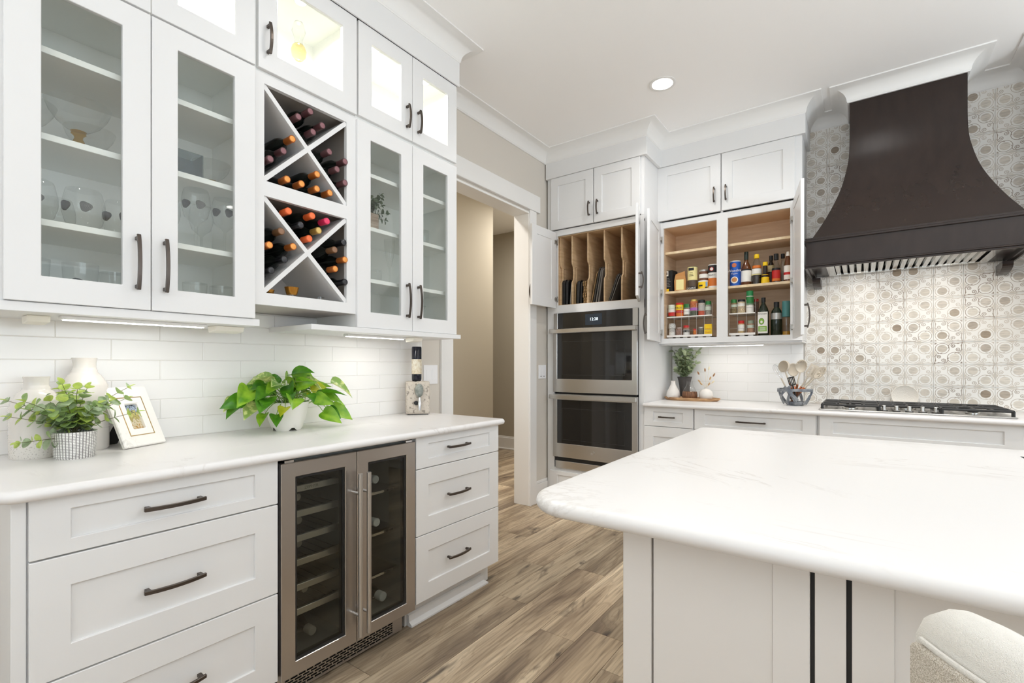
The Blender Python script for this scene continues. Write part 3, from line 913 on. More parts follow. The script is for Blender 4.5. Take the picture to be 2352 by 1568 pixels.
def oven_door(z0, z1, hz, w0, w1, nm):
    d = MB().fring(FT, -2.243, -1.457, z0, z1, -.0, .026, -2.201, -1.504, w0, w1).build('oven_door', STEEL_O, c, bev=.002)
    MB().fbox(FT, -2.203, -1.502, w0 - .002, w1 + .002, .005, .0225).build('door_glass', OG, d)
    MB().fring(FT, -2.15, -1.565, w0 + .035, w1 - .075, .0226, .0229, -2.148, -1.567, w0 + .037, w1 - .077).build('window_border', mat('oven_glass_border', (.03, .03, .03), .3), d)
    hb = MB().fbox(FT, -2.256, -1.452, hz - .018, hz + .018, .058, .078).build('handle', STEEL_O, d, bev=.003)
    mb = MB()
    for a in (-2.248, -1.478): mb.fbox(FT, a, a + .022, hz - .014, hz + .014, .026, .06)
    mb.build('handle_post', STEEL_O, hb)
    return d
oven_door(.974, 1.534, 1.513, 1.092, 1.496, 'u')
d = oven_door(.40, .958, .936, .522, .908, 'l')
mb = MB(); mb.lathe([(0, 0), (.0185, 0), (.0185, .003), (.0155, .003), (.0155, .0015), (0, .0015)], (0, 0, 0), 28)
mb.xform(Matrix.Translation(Vector(FT(-1.853, .464, .026))) @ Matrix.Rotation(R(90), 4, 'X'))
bd = mb.build('round_badge', STEEL_O, d, smooth=30)
mb = MB()
for c0, r0 in (((-1.857, .466), .006), ((-1.849, .462), .006)):
    mb.tube([FT(c0[0] + r0 * math.cos(a), c0[1] + r0 * math.sin(a), .0285) for a in [R(q) for q in range(30, 330, 30)]], .0009, 5)
mb.build('badge_monogram', STEEL_O, d)
MB().fbox(FT, -2.222, -1.478, .300, .365, 0, .018).build('vent_trim', STEEL_O, c, bev=.002)
MB().fbox(FT, -2.222, -1.478, .365, .398, -.015, .004).build('vent_slot', BLACKM, c)

# ---------------- pantry wall cabinet
FP = frame((0, YP), 0)
PL, PR = -1.408, -.352
pd = YB - YP - .012
c = thing('pantry_cabinet', (-.88, 4.26, 1.39), 'white wall cabinet with both doors open on food jars and spices', 'cabinet')
mb = MB()
mb.fbox(FP, PL, PL + .018, 1.40, 2.89, -pd, -.02); mb.fbox(FP, PR - .018, PR, 1.40, 2.89, -pd, -.02)
mb.fbox(FP, PL + .018, PR - .018, 2.40, 2.42, -pd, -.02); mb.fbox(FP, PL + .018, PR - .018, 2.87, 2.89, -pd, -.02)
mb.fbox(FP, PL + .018, PR - .018, 1.40, 1.418, -pd, -.02); mb.fbox(FP, PL + .018, PR - .018, 2.42, 2.87, -pd, -pd + .01)
mb.build('body', WHITE, c)
mb = MB()
mb.fbox(FP, PL, -1.367, 1.395, 2.425, -.02, 0); mb.fbox(FP, -.94, -.858, 1.395, 2.425, -.02, 0); mb.fbox(FP, -.428, PR, 1.395, 2.425, -.02, 0)
mb.fbox(FP, -.40, PR, 2.425, 2.89, -.02, 0); mb.fbox(FP, -.912, -.892, 2.425, 2.89, -.02, -.002); mb.fbox(FP, PL, -1.404, 2.425, 2.89, -.02, 0)
mb.fbox(FP, PL, PR, 1.395, 1.439, -.0199, -.0003); mb.fbox(FP, PL, PR, 2.374, 2.425, -.0199, -.0003)
mb.build('face_frame', WHITE, c, bev=.001)
mb = MB()
mb.fbox(FP, -1.389, -1.367, 1.419, 2.399, -pd + .012, -.021); mb.fbox(FP, -.428, -.371, 1.419, 2.399, -pd + .012, -.021)
mb.fbox(FP, -1.367, -.428, 1.4185, 1.4385, -pd + .012, -.021); mb.fbox(FP, -1.367, -.428, 2.378, 2.399, -pd + .012, -.021)
mb.fbox(FP, -1.367, -.428, 1.438, 2.378, -pd + .002, -pd + .012)
mb.build('maple_lining', MAPLE, c)
SH1, SH2, SH0 = 1.843, 2.178, 1.4385
for z in (SH1, SH2):
    s_ = MB().fbox(FP, -1.366, -.429, z - .019, z, -pd + .013, -.050).build('shelf', MAPLE, c)
    MB().fbox(FP, -1.366, -.429, z - .019, z + .0002, -.050, -.044).build('edge_band', MAPLE_EDGE, s_)
door(FP, -1.409, -.9065, 2.435, 2.885, 0, c, stile=.078, rail=.078, hand=(-.952, 2.567, .122, True))
door(FP, -.8985, -.396, 2.435, 2.885, 0, c, stile=.078, rail=.078, hand=(-.865, 2.567, .122, True))
leaf(c, -1.397, 4.066, -80.5, .492, 1.408, 2.408, 1.535, .16, .074, (1.49, 1.83, 2.28), False)
leaf(c, -.402, 4.066, -79.0, .492, 1.408, 2.408, 1.535, .16, .074, (1.49, 1.83, 2.28), False, mirror=True)
MB().fbox(FP, PL, PR - .002, 1.383, 1.3995, -pd, -.02).build('light_rail', WHITE, c)

# ---------------- back run, base cabinets and worktop
YBF = 3.735
FBB = frame((0, YBF), 0)
bdep = YB - YBF - .002
c = thing('drawer_cabinet', (-1.22, 4.08, 0), 'narrow white drawer base cabinet beside the oven tower', 'cabinet', 'base cabinets of the cooktop run')
base_box(FBB, -1.408, -1.024, bdep, c)
for z0, z1 in ((.736, .886), (.427, .732), (.118, .423)):
    door(FBB, -1.408, -1.028, z0, z1, -.02, c, 'drawer', .076, .038 if z1 - z0 < .2 else .078, hand=(-1.222, (z0 + z1) / 2, .128, False))
c = thing('drawer_cabinet', (-.63, 4.08, 0), 'wide white drawer base cabinet under the utensil basket', 'cabinet', 'base cabinets of the cooktop run')
base_box(FBB, -1.022, -.238, bdep, c)
for z0, z1 in ((.736, .886), (.427, .732), (.118, .423)):
    door(FBB, -1.018, -.246, z0, z1, -.02, c, 'drawer', .076, .038 if z1 - z0 < .2 else .078, hand=(-.633, (z0 + z1) / 2, .192, False))
c = thing('drawer_cabinet', (.24, 4.08, 0), 'white base cabinet with a plain drawer front under the gas cooktop', 'cabinet', 'base cabinets of the cooktop run')
base_box(FBB, -.236, .72, bdep, c)
for z0, z1 in ((.736, .886), (.427, .732), (.118, .423)):
    door(FBB, -.226, .709, z0, z1, -.02, c, 'drawer', .076, .038 if z1 - z0 < .2 else .078)
c = thing('base_cabinet', (1.3, 4.08, 0), 'white base cabinet at the far right end of the cooktop run', 'cabinet', 'base cabinets of the cooktop run')
base_box(FBB, .722, 1.9, bdep, c)
door(FBB, .727, 1.30, .118, .886, -.02, c, stile=.076, rail=.078, hand=(1.26, .75, .13, True))
door(FBB, 1.306, 1.89, .118, .886, -.02, c, stile=.076, rail=.078, hand=(1.345, .75, .13, True))
c = thing('wall_cabinet', (1.4, 4.26, 1.4), 'white wall cabinet right of the range hood', 'cabinet')
MB().fbox(FP, .87, 1.9, 1.40, 2.89, -pd, -.02).build('body', WHITE, c)
MB().fbox(FP, .87, 1.9, 2.885, 3.04, -pd, 0.0).build('frieze', WHITE, c)
door(FP, .875, 1.385, 1.402, 2.882, -.02, c, stile=.078, rail=.078, hand=(1.35, 1.56, .16, True))
door(FP, 1.389, 1.895, 1.402, 2.882, -.02, c, stile=.078, rail=.078, hand=(1.425, 1.56, .16, True))
worktop('countertop', [(-1.407, 3.70), (1.9, 3.70), (1.9, YB - .012), (-1.407, YB - .012)], .886, CT, [0, 0, 0, 0],
        'white quartz countertop along the back wall under the cooktop')

# ---------------- range hood
HOODM = noise_col(mat('dark_stained_wood', srgb(40, 29, 25), 0.33), srgb(37, 27, 23), srgb(43, 32, 27), 9, 6, (2, 2, .6), .3, .75)
MATS['dark_stained_wood'].node_tree.nodes['Principled BSDF'].inputs['Roughness'].default_value = .27
MATS['dark_stained_wood'].node_tree.nodes['Principled BSDF'].inputs['Specular IOR Level'].default_value = .4
c = thing('range_hood', (.23, 4.2, 1.86), 'dark brown flared wooden range hood over the gas cooktop', 'range hood')
HX = .23
curve = [(1.0, 2.062), (.72, 2.175), (.48, 2.287), (.30, 2.385), (.18, 2.47), (.094, 2.553), (.04, 2.62), (.012, 2.69), (0, 2.80), (0, 3.03)]
mb = MB(); rows = []
def smooth_curve(pts, sub=4):
    out = []
    for i in range(len(pts) - 1):
        p0 = pts[max(i - 1, 0)]; p1 = pts[i]; p2 = pts[i + 1]; p3 = pts[min(i + 2, len(pts) - 1)]
        for k in range(sub):
            t = k / sub
            out.append(tuple(.5 * (2 * b + (-a + c_) * t + (2 * a - 5 * b + 4 * c_ - d) * t * t + (-a + 3 * b - 3 * c_ + d) * t ** 3) for a, b, c_, d in zip(p0, p1, p2, p3)))
    out.append(pts[-1]); return out
for g_, z in smooth_curve(curve):
    g_ = max(g_, 0); hw = .30 + .20 * g_; y = 4.08 - .28 * g_
    rows.append([(HX - hw, YB - .006, z), (HX - hw, y, z), (HX + hw, y, z), (HX + hw, YB - .006, z)])
for r_ in rows: mb.v += r_
for i in range(len(rows) - 1):
    for k in range(3): mb.face((4 * i + k, 4 * i + k + 1, 4 * i + 5 + k, 4 * i + 4 + k))
mb.face((3, 2, 1, 0)); mb.face([4 * (len(rows) - 1) + k for k in range(4)])
mb.build('flared_shell', HOODM, c, smooth=35)
hl, hr = -.32, .78
mb = MB()
mb.box(hl + .015, hr - .015, 3.80, 3.822, 1.875, 2.045); mb.box(hl + .015, hl + .037, 3.822, YB - .006, 1.875, 2.045); mb.box(hr - .037, hr - .015, 3.822, YB - .006, 1.875, 2.045)
mb.box(hl + .03, hr - .03, 3.815, YB - .006, 2.03, 2.062)
mb.build('apron', HOODM, c, bev=.001)
mb = MB()
for z0, z1, o_ in ((2.038, 2.052, .012), (2.052, 2.066, .004), (1.862, 1.874, .008), (1.874, 1.884, .014)):
    mb.box(hl + .015 - o_, hr - .015 + o_, 3.80 - o_, 3.80 + .005, z0, z1)
    mb.box(hl + .015 - o_, hl + .02, 3.805, YB - .007, z0, z1); mb.box(hr - .02, hr - .015 + o_, 3.805, YB - .007, z0, z1)
mb.build('apron_moulding', HOODM, c, bev=.002)
mb = MB().fring(lambda u, z, n: (u, z, n), hl + .037, hr - .037, 3.822, YB - .006, 1.895, 1.91, -.17, .63, 3.90, 4.36)
mb.build('soffit_panel', HOODM, c)
BAFF = mat('polished_baffle', (.66, .65, .62), .14, 1.0)
ins = MB().fring(lambda u, z, n: (u, z, n), -.20, .66, 3.88, 4.38, 1.885, 1.893, -.155, .615, 3.93, 4.33).box(-.18, .64, 3.9, 4.36, 1.94, 1.945).build('liner', BAFF, c)
for k in range(19):
    x0 = -.15 + .0402 * k
    mb = MB(); b = mb.pts([(x0, 3.93, 1.888), (x0 + .024, 3.93, 1.888), (x0 + .03, 3.93, 1.905), (x0 - .006, 3.93, 1.905), (x0, 4.33, 1.888), (x0 + .024, 4.33, 1.888), (x0 + .03, 4.33, 1.905), (x0 - .006, 4.33, 1.905)])
    for q in ((0, 1, 2, 3), (4, 5, 6, 7), (0, 1, 5, 4), (1, 2, 6, 5), (2, 3, 7, 6), (3, 0, 4, 7)): mb.face([b + i for i in q])
    mb.build('baffle_slat', BAFF, c)
for x0 in (hl + .02, hr - .07):
    mb = MB(); G = lambda a, z, n: (x0 + n, a, z)
    prof = [(4.43, 1.86)] + [(4.43 - .17 * math.sin(R(t)), 1.86 - .095 * math.cos(R(t)) ** .8) for t in range(0, 91, 10)]
    prof = [(4.43, 1.862), (4.43, 1.80)] + [(4.43 - .02 - .17 * math.sin(R(t)), 1.80 + .045 * (1 - math.cos(R(t)))) for t in range(0, 91, 15)] + [(4.24, 1.862)]
    mb.prism(prof, G, 0, .05); mb.build('corbel', HOODM, c)
# lamps set into the liner
for x0 in (-.02, .48):
    l_ = MB().lathe([(0, 0), (.022, 0), (.025, .004), (.025, .008)], (x0, 3.905, 1.883), 16).build('hood_lamp', mat('hood_lamp_glow', (1, 1, 1), .5, emit=(1, .95, .87), estr=8), c)
    area('hood_lamp_light', (x0, 3.93, 1.878), (R(20), 0, 0), .09, .09, 2.2, (1, .94, .86), 'DISK', 160)

# ---------------- gas cooktop
c = thing('gas_cooktop', (.235, 4.07, CT), 'stainless five-burner gas cooktop with black cast-iron grates', 'cooktop')
mb = MB().box(-.235, .70, 3.80, 4.34, CT, CT + .010)
mb.build('steel_tray', STEEL_O, c, bev=.004)
GRATE = add_bump(mat('cast_iron', (.014, .014, .014), .5), 300, .3, .001)
for k, (x0, x1) in enumerate(((-.215, .085), (.09, .38), (.385, .685))):
    mb = MB(); y0, y1 = (3.83, 4.31) if k != 1 else (3.93, 4.31)
    z = CT + .038
    for a, b in (((x0, y0), (x1, y0)), ((x0, y1), (x1, y1)), ((x0, y0), (x0, y1)), ((x1, y0), (x1, y1)), ((x0, (y0 + y1) / 2), (x1, (y0 + y1) / 2))):
        mb.tube([(a[0], a[1], z), (b[0], b[1], z)], .008, 6)
    for t in (.25, .5, .75):
        xx = x0 + (x1 - x0) * t
        mb.tube([(xx, y0, z), (xx, y0 + (y1 - y0) * .36, z)], .0065, 6); mb.tube([(xx, y1, z), (xx, y1 - (y1 - y0) * .36, z)], .0065, 6)
    for yy in (y0 + (y1 - y0) * .25, y0 + (y1 - y0) * .75):
        mb.tube([(x0, yy, z + .003), (x0 + .09, yy, z + .003)], .0065, 6); mb.tube([(x1, yy, z + .003), (x1 - .09, yy, z + .003)], .0065, 6)
    for xx in (x0, x1):
        for yy in (y0, y1): mb.tube([(xx, yy, CT + .010), (xx, yy, z)], .009, 6)
    mb.build('grate', GRATE, c)
for x0, y0, r_ in ((-.065, 3.95, .045), (-.065, 4.2, .035), (.235, 4.13, .055), (.535, 3.95, .035), (.535, 4.2, .045)):
    b_ = MB().lathe([(r_, CT + .0095), (r_, CT + .016), (r_ * .8, CT + .02), (0, CT + .02)], (x0, y0, 0), 20).build('burner', BAFF, c, smooth=40)
    MB().lathe([(r_ * .75, CT + .02), (r_ * .75, CT + .027), (r_ * .6, CT + .03), (0, CT + .03)], (x0, y0, 0), 20).build('burner_cap', BLACKM, b_, smooth=40)
for k in range(5):
    xk = .112 + .0625 * k
    b_ = MB().lathe([(.017, CT + .0095), (.017, CT + .016), (.012, CT + .018), (.011, CT + .043), (.009, CT + .045), (0, CT + .045)], (xk, 3.86, 0), 16).build('knob', STEEL_O, c, smooth=40)
    MB().lathe([(.021, CT + .0095), (.021, CT + .014), (.0165, CT + .0145)], (xk, 3.86, 0), 16).build('knob_ring', BLACKM, b_)

# ---------------- island
c = thing('kitchen_island', (.7, 1.7, 0), 'white panelled kitchen island base under the wide quartz top', 'island')
FI = frame((0, .98), 0)
IP = mat('island_white_paint', srgb(222, 218, 214), .42)
mb = MB().box(-.395, 1.9, 1.0, 2.38, 0, .884)
mb.build('body', IP, c)
MB().fbox(FI, -.416, -.3545, 0, .884, -.03, .0).build('corner_post', IP, c, bev=.0015)
MB().box(-.416, -.394, 1.01, 2.40, 0, .884).build('end_panel', IP, c, bev=.0015)
MB().fbox(FI, -.3505, -.1315, 0, .884, -.018, -.004).build('panel', IP, c)
MB().fbox(FI, -.1310, -.0735, 0, .884, -.018, -.001).build('stile', IP, c, bev=.001)
MB().fbox(FI, -.066, -.0215, 0, .884, -.018, -.001).build('stile', IP, c, bev=.001)
MB().fbox(FI, -.0135, .042, 0, .884, -.018, -.001).build('stile', IP, c, bev=.001)
MB().fbox(FI, .0425, .85, 0, .884, -.018, -.010).build('panel', IP, c)
MB().fbox(FI, .8505, .9, 0, .884, -.018, -.001).build('stile', IP, c, bev=.001)
mb = MB().fring(FI, .905, 1.9, .0, .884, -.018, -.001, .96, 1.84, .08, .83).build('frame_panel', IP, c, bev=.001)
MB().fbox(FI, .955, 1.845, .075, .84, -.018, -.010).build('panel', IP, mb)
# gaps between the panels are backed by a dark sheet, their shade put into colour
MB().fbox(FI, -.36, 1.9, .001, .883, -.0199, -.0185).build('gap_shade_sheet', mat('panel_gap_shade', srgb(70, 68, 66), .8), c)
# island top with the sink cut-out (built as a ring of slabs round the opening)
def island_top():
    o = worktop('island_countertop', [(-.64, .905), (2.3, .905), (2.3, 2.45), (-.64, 2.45)], .879, CT, [.11, .05, .05, .05],
                'white quartz island top with soft grey veins and a rounded corner')
    bm = bmesh.new(); bm.from_mesh(o.data)
    # cut straight slots along the sink edges, then drop the faces inside
    for co, no in (((.42, 0, 0), (1, 0, 0)), ((1.1, 0, 0), (1, 0, 0)), ((0, 1.84, 0), (0, 1, 0)), ((0, 2.262, 0), (0, 1, 0))):
        bmesh.ops.bisect_plane(bm, geom=bm.verts[:] + bm.edges[:] + bm.faces[:], plane_co=co, plane_no=no, dist=1e-5)
    dele = [f for f in bm.faces if .42 < f.calc_center_median().x < 1.1 and 1.84 < f.calc_center_median().y < 2.262]
    bmesh.ops.delete(bm, geom=dele, context='FACES')
    bm.to_mesh(o.data); bm.free()
    return o
it = island_top()
c = thing('kitchen_sink', (.76, 2.05, .70), 'brushed steel undermount sink let into the island top', 'sink')
mb = MB(); X0, X1, Y0, Y1, ZB = .415, 1.105, 1.835, 2.267, .70
mb.fring(lambda u, z, n: (u, z, n), X0 - .02, X1 + .02, Y0 - .02, Y1 + .02, .874, .8785, X0, X1, Y0, Y1)
mb.fring(lambda u, z, n: (u, z, n), X0 - .004, X1 + .004, Y0 - .004, Y1 + .004, ZB, .876, X0, X1, Y0, Y1)
mb.box(X0 - .004, X1 + .004, Y0 - .004, Y1 + .004, ZB - .004, ZB)
mb.build('basin', STEEL, c)
MB().lathe([(.045, ZB + .0005), (.04, ZB + .003), (.02, ZB + .002), (0, ZB + .001)], (.76, 2.05, 0), 24).build('drain', CHROME, c, smooth=40)
struct_in = MB().fring(lambda u, z, n: (u, z, n), .42, 1.1, 1.84, 2.262, .882, CT - .003, .4201, 1.0999, 1.8401, 2.2619)
# ---------------- counter stool with a wrap-round upholstered back
FAB1 = add_bump(mat('cream_boucle_fabric', srgb(226, 223, 217), .95), 1100, .8, .0015)
FAB2 = noise_col(mat('oatmeal_weave_fabric', srgb(205, 196, 182), .95), srgb(178, 168, 152), srgb(222, 214, 203), 900, 1, (1, 1, 1), .4, .6)
add_bump(FAB2, 900, 1.0, .002)
SX, SY = .364, .779
c = thing('counter_stool', (SX, .72, 0), 'cream upholstered counter stool with a low curved back at the island', 'stool')
def barrel(r0, r1, z0, z1, a0, a1, ztop_drop, N=40, roll=.02):
    mb = MB(); rows = []
    for i in range(N + 1):
        t = i / N; a = R(a0 + (a1 - a0) * t)
        e = min(t, 1 - t) * R(a1 - a0) * r1          # distance from the end of the back
        k = max(0, 1 - e / .055); dz = ztop_drop * (1 - math.sqrt(max(0, 1 - k * k)))
        rr = min(roll, (r1 - r0) / 2)
        sec = [(r0, z0), (r0, z1 - dz - rr), (r0 + rr * .3, z1 - dz - rr * .3), (r0 + rr, z1 - dz), (r1 - rr, z1 - dz), (r1 - rr * .3, z1 - dz - rr * .3), (r1, z1 - dz - rr), (r1, z0)]
        rows.append([(SX + q * math.cos(a), SY + q * math.sin(a), z) for q, z in sec])
    m = 8
    for r_ in rows: mb.v += r_
    for i in range(N):
        for k in range(m):
            j = (k + 1) % m
            mb.face((i * m + k, i * m + j, (i + 1) * m + j, (i + 1) * m + k))
    mb.face([k for k in range(m)]); mb.face([N * m + k for k in range(m)])
    return mb
barrel(.292, .352, .64, .982, 204.5, 335.5, .014, 90, roll=.024).build('back_cushion', FAB1, c, smooth=50)
barrel(.3515, .362, .58, .945, 206, 334, .004, 80, roll=.005).build('back_shell', FAB2, c, smooth=50)
mb = MB(); mb.tube([(SX + .3565 * math.cos(R(a)), SY + .3565 * math.sin(R(a)), .947) for a in range(207, 334, 2)], .0028, 6)
mb.build('piping', FAB1, c, smooth=60)
mb = MB().box(SX - .21, SX + .21, .50, .90, .57, .665); mb.build('seat', FAB1, c, bev=.03, seg=4, smooth=60)
LEGW = mat('stool_leg_oak', srgb(150, 118, 86), .5)
for sx, sy in ((-1, -1), (1, -1), (1, 1), (-1, 1)):
    MB().tube([(SX + .17 * sx, .70 + .15 * sy, .58), (SX + .2 * sx, .70 + .19 * sy, 0)], [.02, .014], 10).build('leg', LEGW, c, smooth=40)
mb = MB(); qx, qy = .19, .177
for a, b in (((-1, -1), (1, -1)), ((1, -1), (1, 1)), ((1, 1), (-1, 1)), ((-1, 1), (-1, -1))):
    mb.tube([(SX + qx * a[0], .70 + qy * a[1], .2), (SX + qx * b[0], .70 + qy * b[1], .2)], .009, 8)
mb.build('footrest', LEGW, c)

# ---------------- wine cooler
c = thing('wine_cooler', (XF - .3, 1.205, 0), 'stainless two-door wine cooler with dark glass and tall bar handles', 'wine cooler')
COOLIN = mat('cooler_interior', (.16, .165, .155), .5)
u0, u1 = .889, 1.519
mb = MB()
mb.fbox(FL, u0, u0 + .03, .11, .878, -.60, -.03); mb.fbox(FL, u1 - .03, u1, .11, .878, -.60, -.03); mb.fbox(FL, 1.19, 1.222, .11, .85, -.60, -.03)
mb.fbox(FL, u0, u1, .11, .135, -.60, -.03); mb.fbox(FL, u0, u1, .845, .879, -.60, -.03); mb.fbox(FL, u0, u1, .11, .878, -.61, -.60)
mb.build('body', COOLIN, c)
STEEL_C = mat('cooler_stainless', (0.50, 0.47, 0.445), 0.28, 0.95); add_bump(STEEL_C, 30, .04, .0004, stretch=(1, 1, 60))
for (a, b, hu) in ((.892, 1.2035, 1.185), (1.2065, 1.517, 1.225)):
    d = MB().fring(FL, a, b, .104, .868, -.028, .004, a + .053, b - .053, .155, .815).build('door', STEEL_C, c, bev=.002)
    MB().fring(FL, a + .053, b - .053, .155, .815, -.026, -.004, a + .062, b - .062, .164, .806).build('gasket', BLACKM, d)
    MB().fbox(FL, a + .05, b - .05, .152, .818, -.008, -.005).build('glass_pane', PANE_DARK, d)
    h_ = MB().tube([FL(hu, .150, .052), FL(hu, .788, .052)], .0095, 16).build('bar_handle', STEEL, d, smooth=40)
    MB().tube([FL(hu, .23, .003), FL(hu, .23, .05)], .006, 10).tube([FL(hu, .71, .003), FL(hu, .71, .05)], .006, 10).build('handle_post', STEEL, h_, smooth=40)
for k, z in enumerate((.752, .658, .566, .476, .383, .292)):
    s_ = MB().fbox(FL, .921, 1.188, z - .012, z + .012, -.075, -.06).build('shelf_front', mat('shelf_steel', (.62, .60, .57), .35, .9), c, bev=.001)
    mb = MB()
    for q in range(7): mb.tube([FL(.935 + .04 * q, z - .002, -.075), FL(.935 + .04 * q, z - .002, -.56)], .0022, 5)
    mb.build('shelf_wire', CHROME, s_)
    if k == 0: text('shelf_lettering', 'ZEPHYR', .016, FL, 1.045, z, -.0597, mat('etched_lettering', (.2, .2, .2), .5), s_)
for z in (.656, .476, .294):
    s_ = MB().fbox(FL, 1.224, 1.488, z - .003, z + .003, -.56, -.08).build('glass_shelf', clear('cooler_shelf_glass', (.8, .82, .8), .8), c)
    MB().fbox(FL, 1.224, 1.488, z - .005, z + .005, -.08, -.072).build('shelf_edge', CHROME, s_)
MB().fbox(FL, u0 + .01, u1 - .01, .835, .866, -.05, -.028).build('control_strip', BLACKG, c)
for u in (u0 + .02, u1 - .05):
    MB().fbox(FL, u, u + .035, .868, .876, -.045, -.005).build('hinge', CHROME, c, bev=.001)
# slotted kick grille: a plate with rows of real slots
gz0, gz1, gu0, gu1 = .012, .098, .905, 1.485
mb = MB(); rowsn = 7; pitch = (.088 - .018) / rowsn
mb.fbox(FL, gu0, gu1, .088, gz1, -.055, -.05); mb.fbox(FL, gu0, gu1, gz0, .018, -.055, -.05); mb.fbox(FL, gu1 - .055, gu1, .018, .088, -.055, -.05); mb.fbox(FL, gu0, gu0 + .03, .018, .088, -.055, -.05)
for r_ in range(rowsn):
    z = .018 + pitch * r_
    mb.fbox(FL, gu0 + .03, gu1 - .055, z, z + pitch * .34, -.0549, -.0501)
    u = gu0 + .03 + (.0 if r_ % 2 else -.016)
    while u < gu1 - .055:
        if u > gu0 + .03: mb.fbox(FL, u, u + .005, z + pitch * .34, z + pitch, -.0549, -.0501)
        u += .032
mb.build('kick_grille', STEEL_C, c)
MB().fbox(FL, gu0, gu1, .0, .10, -.5, -.075).build('plinth', BLACKM, c)

# ---------------- recessed ceiling lights (one in view, the rest of the grid above and behind the camera)
GLOW = mat('downlight_glow', (1, 1, 1), .5, emit=(1, .97, .92), estr=14)
def downlight(x, y, label, power):
    c = thing('recessed_light', (x, y, CEIL), label, 'ceiling light', 'recessed ceiling lights')
    MB().lathe([(.068, -.0), (.088, -.0), (.090, -.003), (.082, -.007), (.068, -.004)], (x, y, CEIL), 40, closed=True).build('trim_ring', TRIMW, c, smooth=40)
    MB().lathe([(0, -.001), (.069, -.001), (.069, -.0025), (0, -.0035)], (x, y, CEIL), 32).build('lens', GLOW, c)
    area('recessed_lamp', (x, y, CEIL - .012), (0, 0, 0), .14, .14, power, (1, .98, .95), 'DISK', 150)
downlight(-1.098, 3.255, 'white recessed ceiling downlight in front of the oven tower', 6)
for x, y, p_, nm in ((-1.098, 1.45, 3, 'above the aisle before the wine cooler'), (.10, 2.93, 10, 'in front of the range hood'), (-1.098, -.4, 3, 'above the aisle behind the camera'), (.55, .6, .5, 'above the near edge of the island'),
                     (2.2, 2.75, 3, 'above the right end of the cooktop run'), (2.2, .6, 3, 'above the right end of the island'), (.55, -1.6, 3, 'in the middle of the room behind the camera')):
    downlight(x, y, 'recessed ceiling downlight ' + nm, p_)
area('hall_lamp', (-2.95, 4.9, CEIL - .05), (0, 0, 0), .2, .2, 42, (1, .96, .9), 'DISK')
area('jamb_fill_light', (-2.95, 2.0, CEIL - .05), (0, 0, 0), .2, .2, 40, (1, .96, .9), 'DISK')  # unseen lamp added to brighten the doorway jamb and hall wall
# puck lights in the top glass cabinets
PUCK = mat('puck_glow', (1, 1, 1), .5, emit=(1, .95, .86), estr=25)
for i, u in enumerate((.43, .79, 1.21, 1.62, 1.98)):
    z = 2.871
    c = thing('puck_light', (XU - .09, u, z), 'round puck light in the %s lit top cabinet bay' % ('first', 'second', 'middle', 'fourth', 'last')[i], 'cabinet light', 'puck lights in the top cabinets')
    MB().lathe([(.03, 0), (.03, -.010), (.027, -.012), (.024, -.012)], (XU - .09, u, z), 20).build('housing', TRIMW, c, smooth=40)
    MB().lathe([(0, -.0125), (.0235, -.0125), (.0235, -.008), (0, -.008)], (XU - .09, u, z), 20).build('lens', PUCK, c)
    area('puck_lamp', (XU - .11, u, z - .018), (0, 0, 0), .05, .05, 4.5, (1, .94, .84), 'DISK', 170)
# under-cabinet light bars
LED = mat('led_bar_glow', (1, 1, 1), .5, emit=(1, .97, .92), estr=10)
def light_bar(x0, x1, y0, y1, z, label, power):
    c = thing('under_cabinet_light', ((x0 + x1) / 2, (y0 + y1) / 2, z), label, 'light bar', 'under-cabinet light bars')
    MB().box(x0, x1, y0, y1, z - .012, z).build('housing', TRIMW, c, bev=.002)
    MB().box(x0 + .008, x1 - .008, y0 + .008, y1 - .008, z - .0145, z - .0115).build('diffuser', LED, c)
    area('light_bar_lamp', ((x0 + x1) / 2, (y0 + y1) / 2, z - .02), (0, 0, 0), x1 - x0 - .02, y1 - y0 - .02, power, (1, .96, .9))
light_bar(-2.09, -2.05, .40, .82, 1.3725, 'slim lit light bar under the left glass cabinet', .55)
light_bar(-2.13, -2.09, 1.48, 1.86, 1.3725, 'slim lit light bar under the glass cabinet by the doorway', .6)
light_bar(-1.20, -.62, 4.20, 4.235, 1.3835, 'slim lit light bar under the open pantry cabinet', .6)
# angled outlet strips at the ends of the light bars
def plug(x, y, z, wd, label):
    mb = MB(); G = lambda a, z_, n: (x + a, y + n, z_)
    mb.prism([(-.05, z), (.03, z), (.02, z - .02), (-.04, z - .026)], G, 0, wd)
    return solo('outlet_strip', mb, mat('cream_plastic', srgb(238, 234, 224), .4), label, 'outlet', 'outlet strips under the wall cabinets', origin=(x, y, z), bev=.002)
plug(-2.13, .33, 1.3715, .055, 'cream outlet strip under the left glass cabinet, near its left end')
plug(-2.1, .86, 1.3715, .11, 'cream outlet strip under the left glass cabinet, next to the wine rack')
plug(-2.08, 1.885, 1.3715, .07, 'cream outlet strip under the glass cabinet by the doorway')

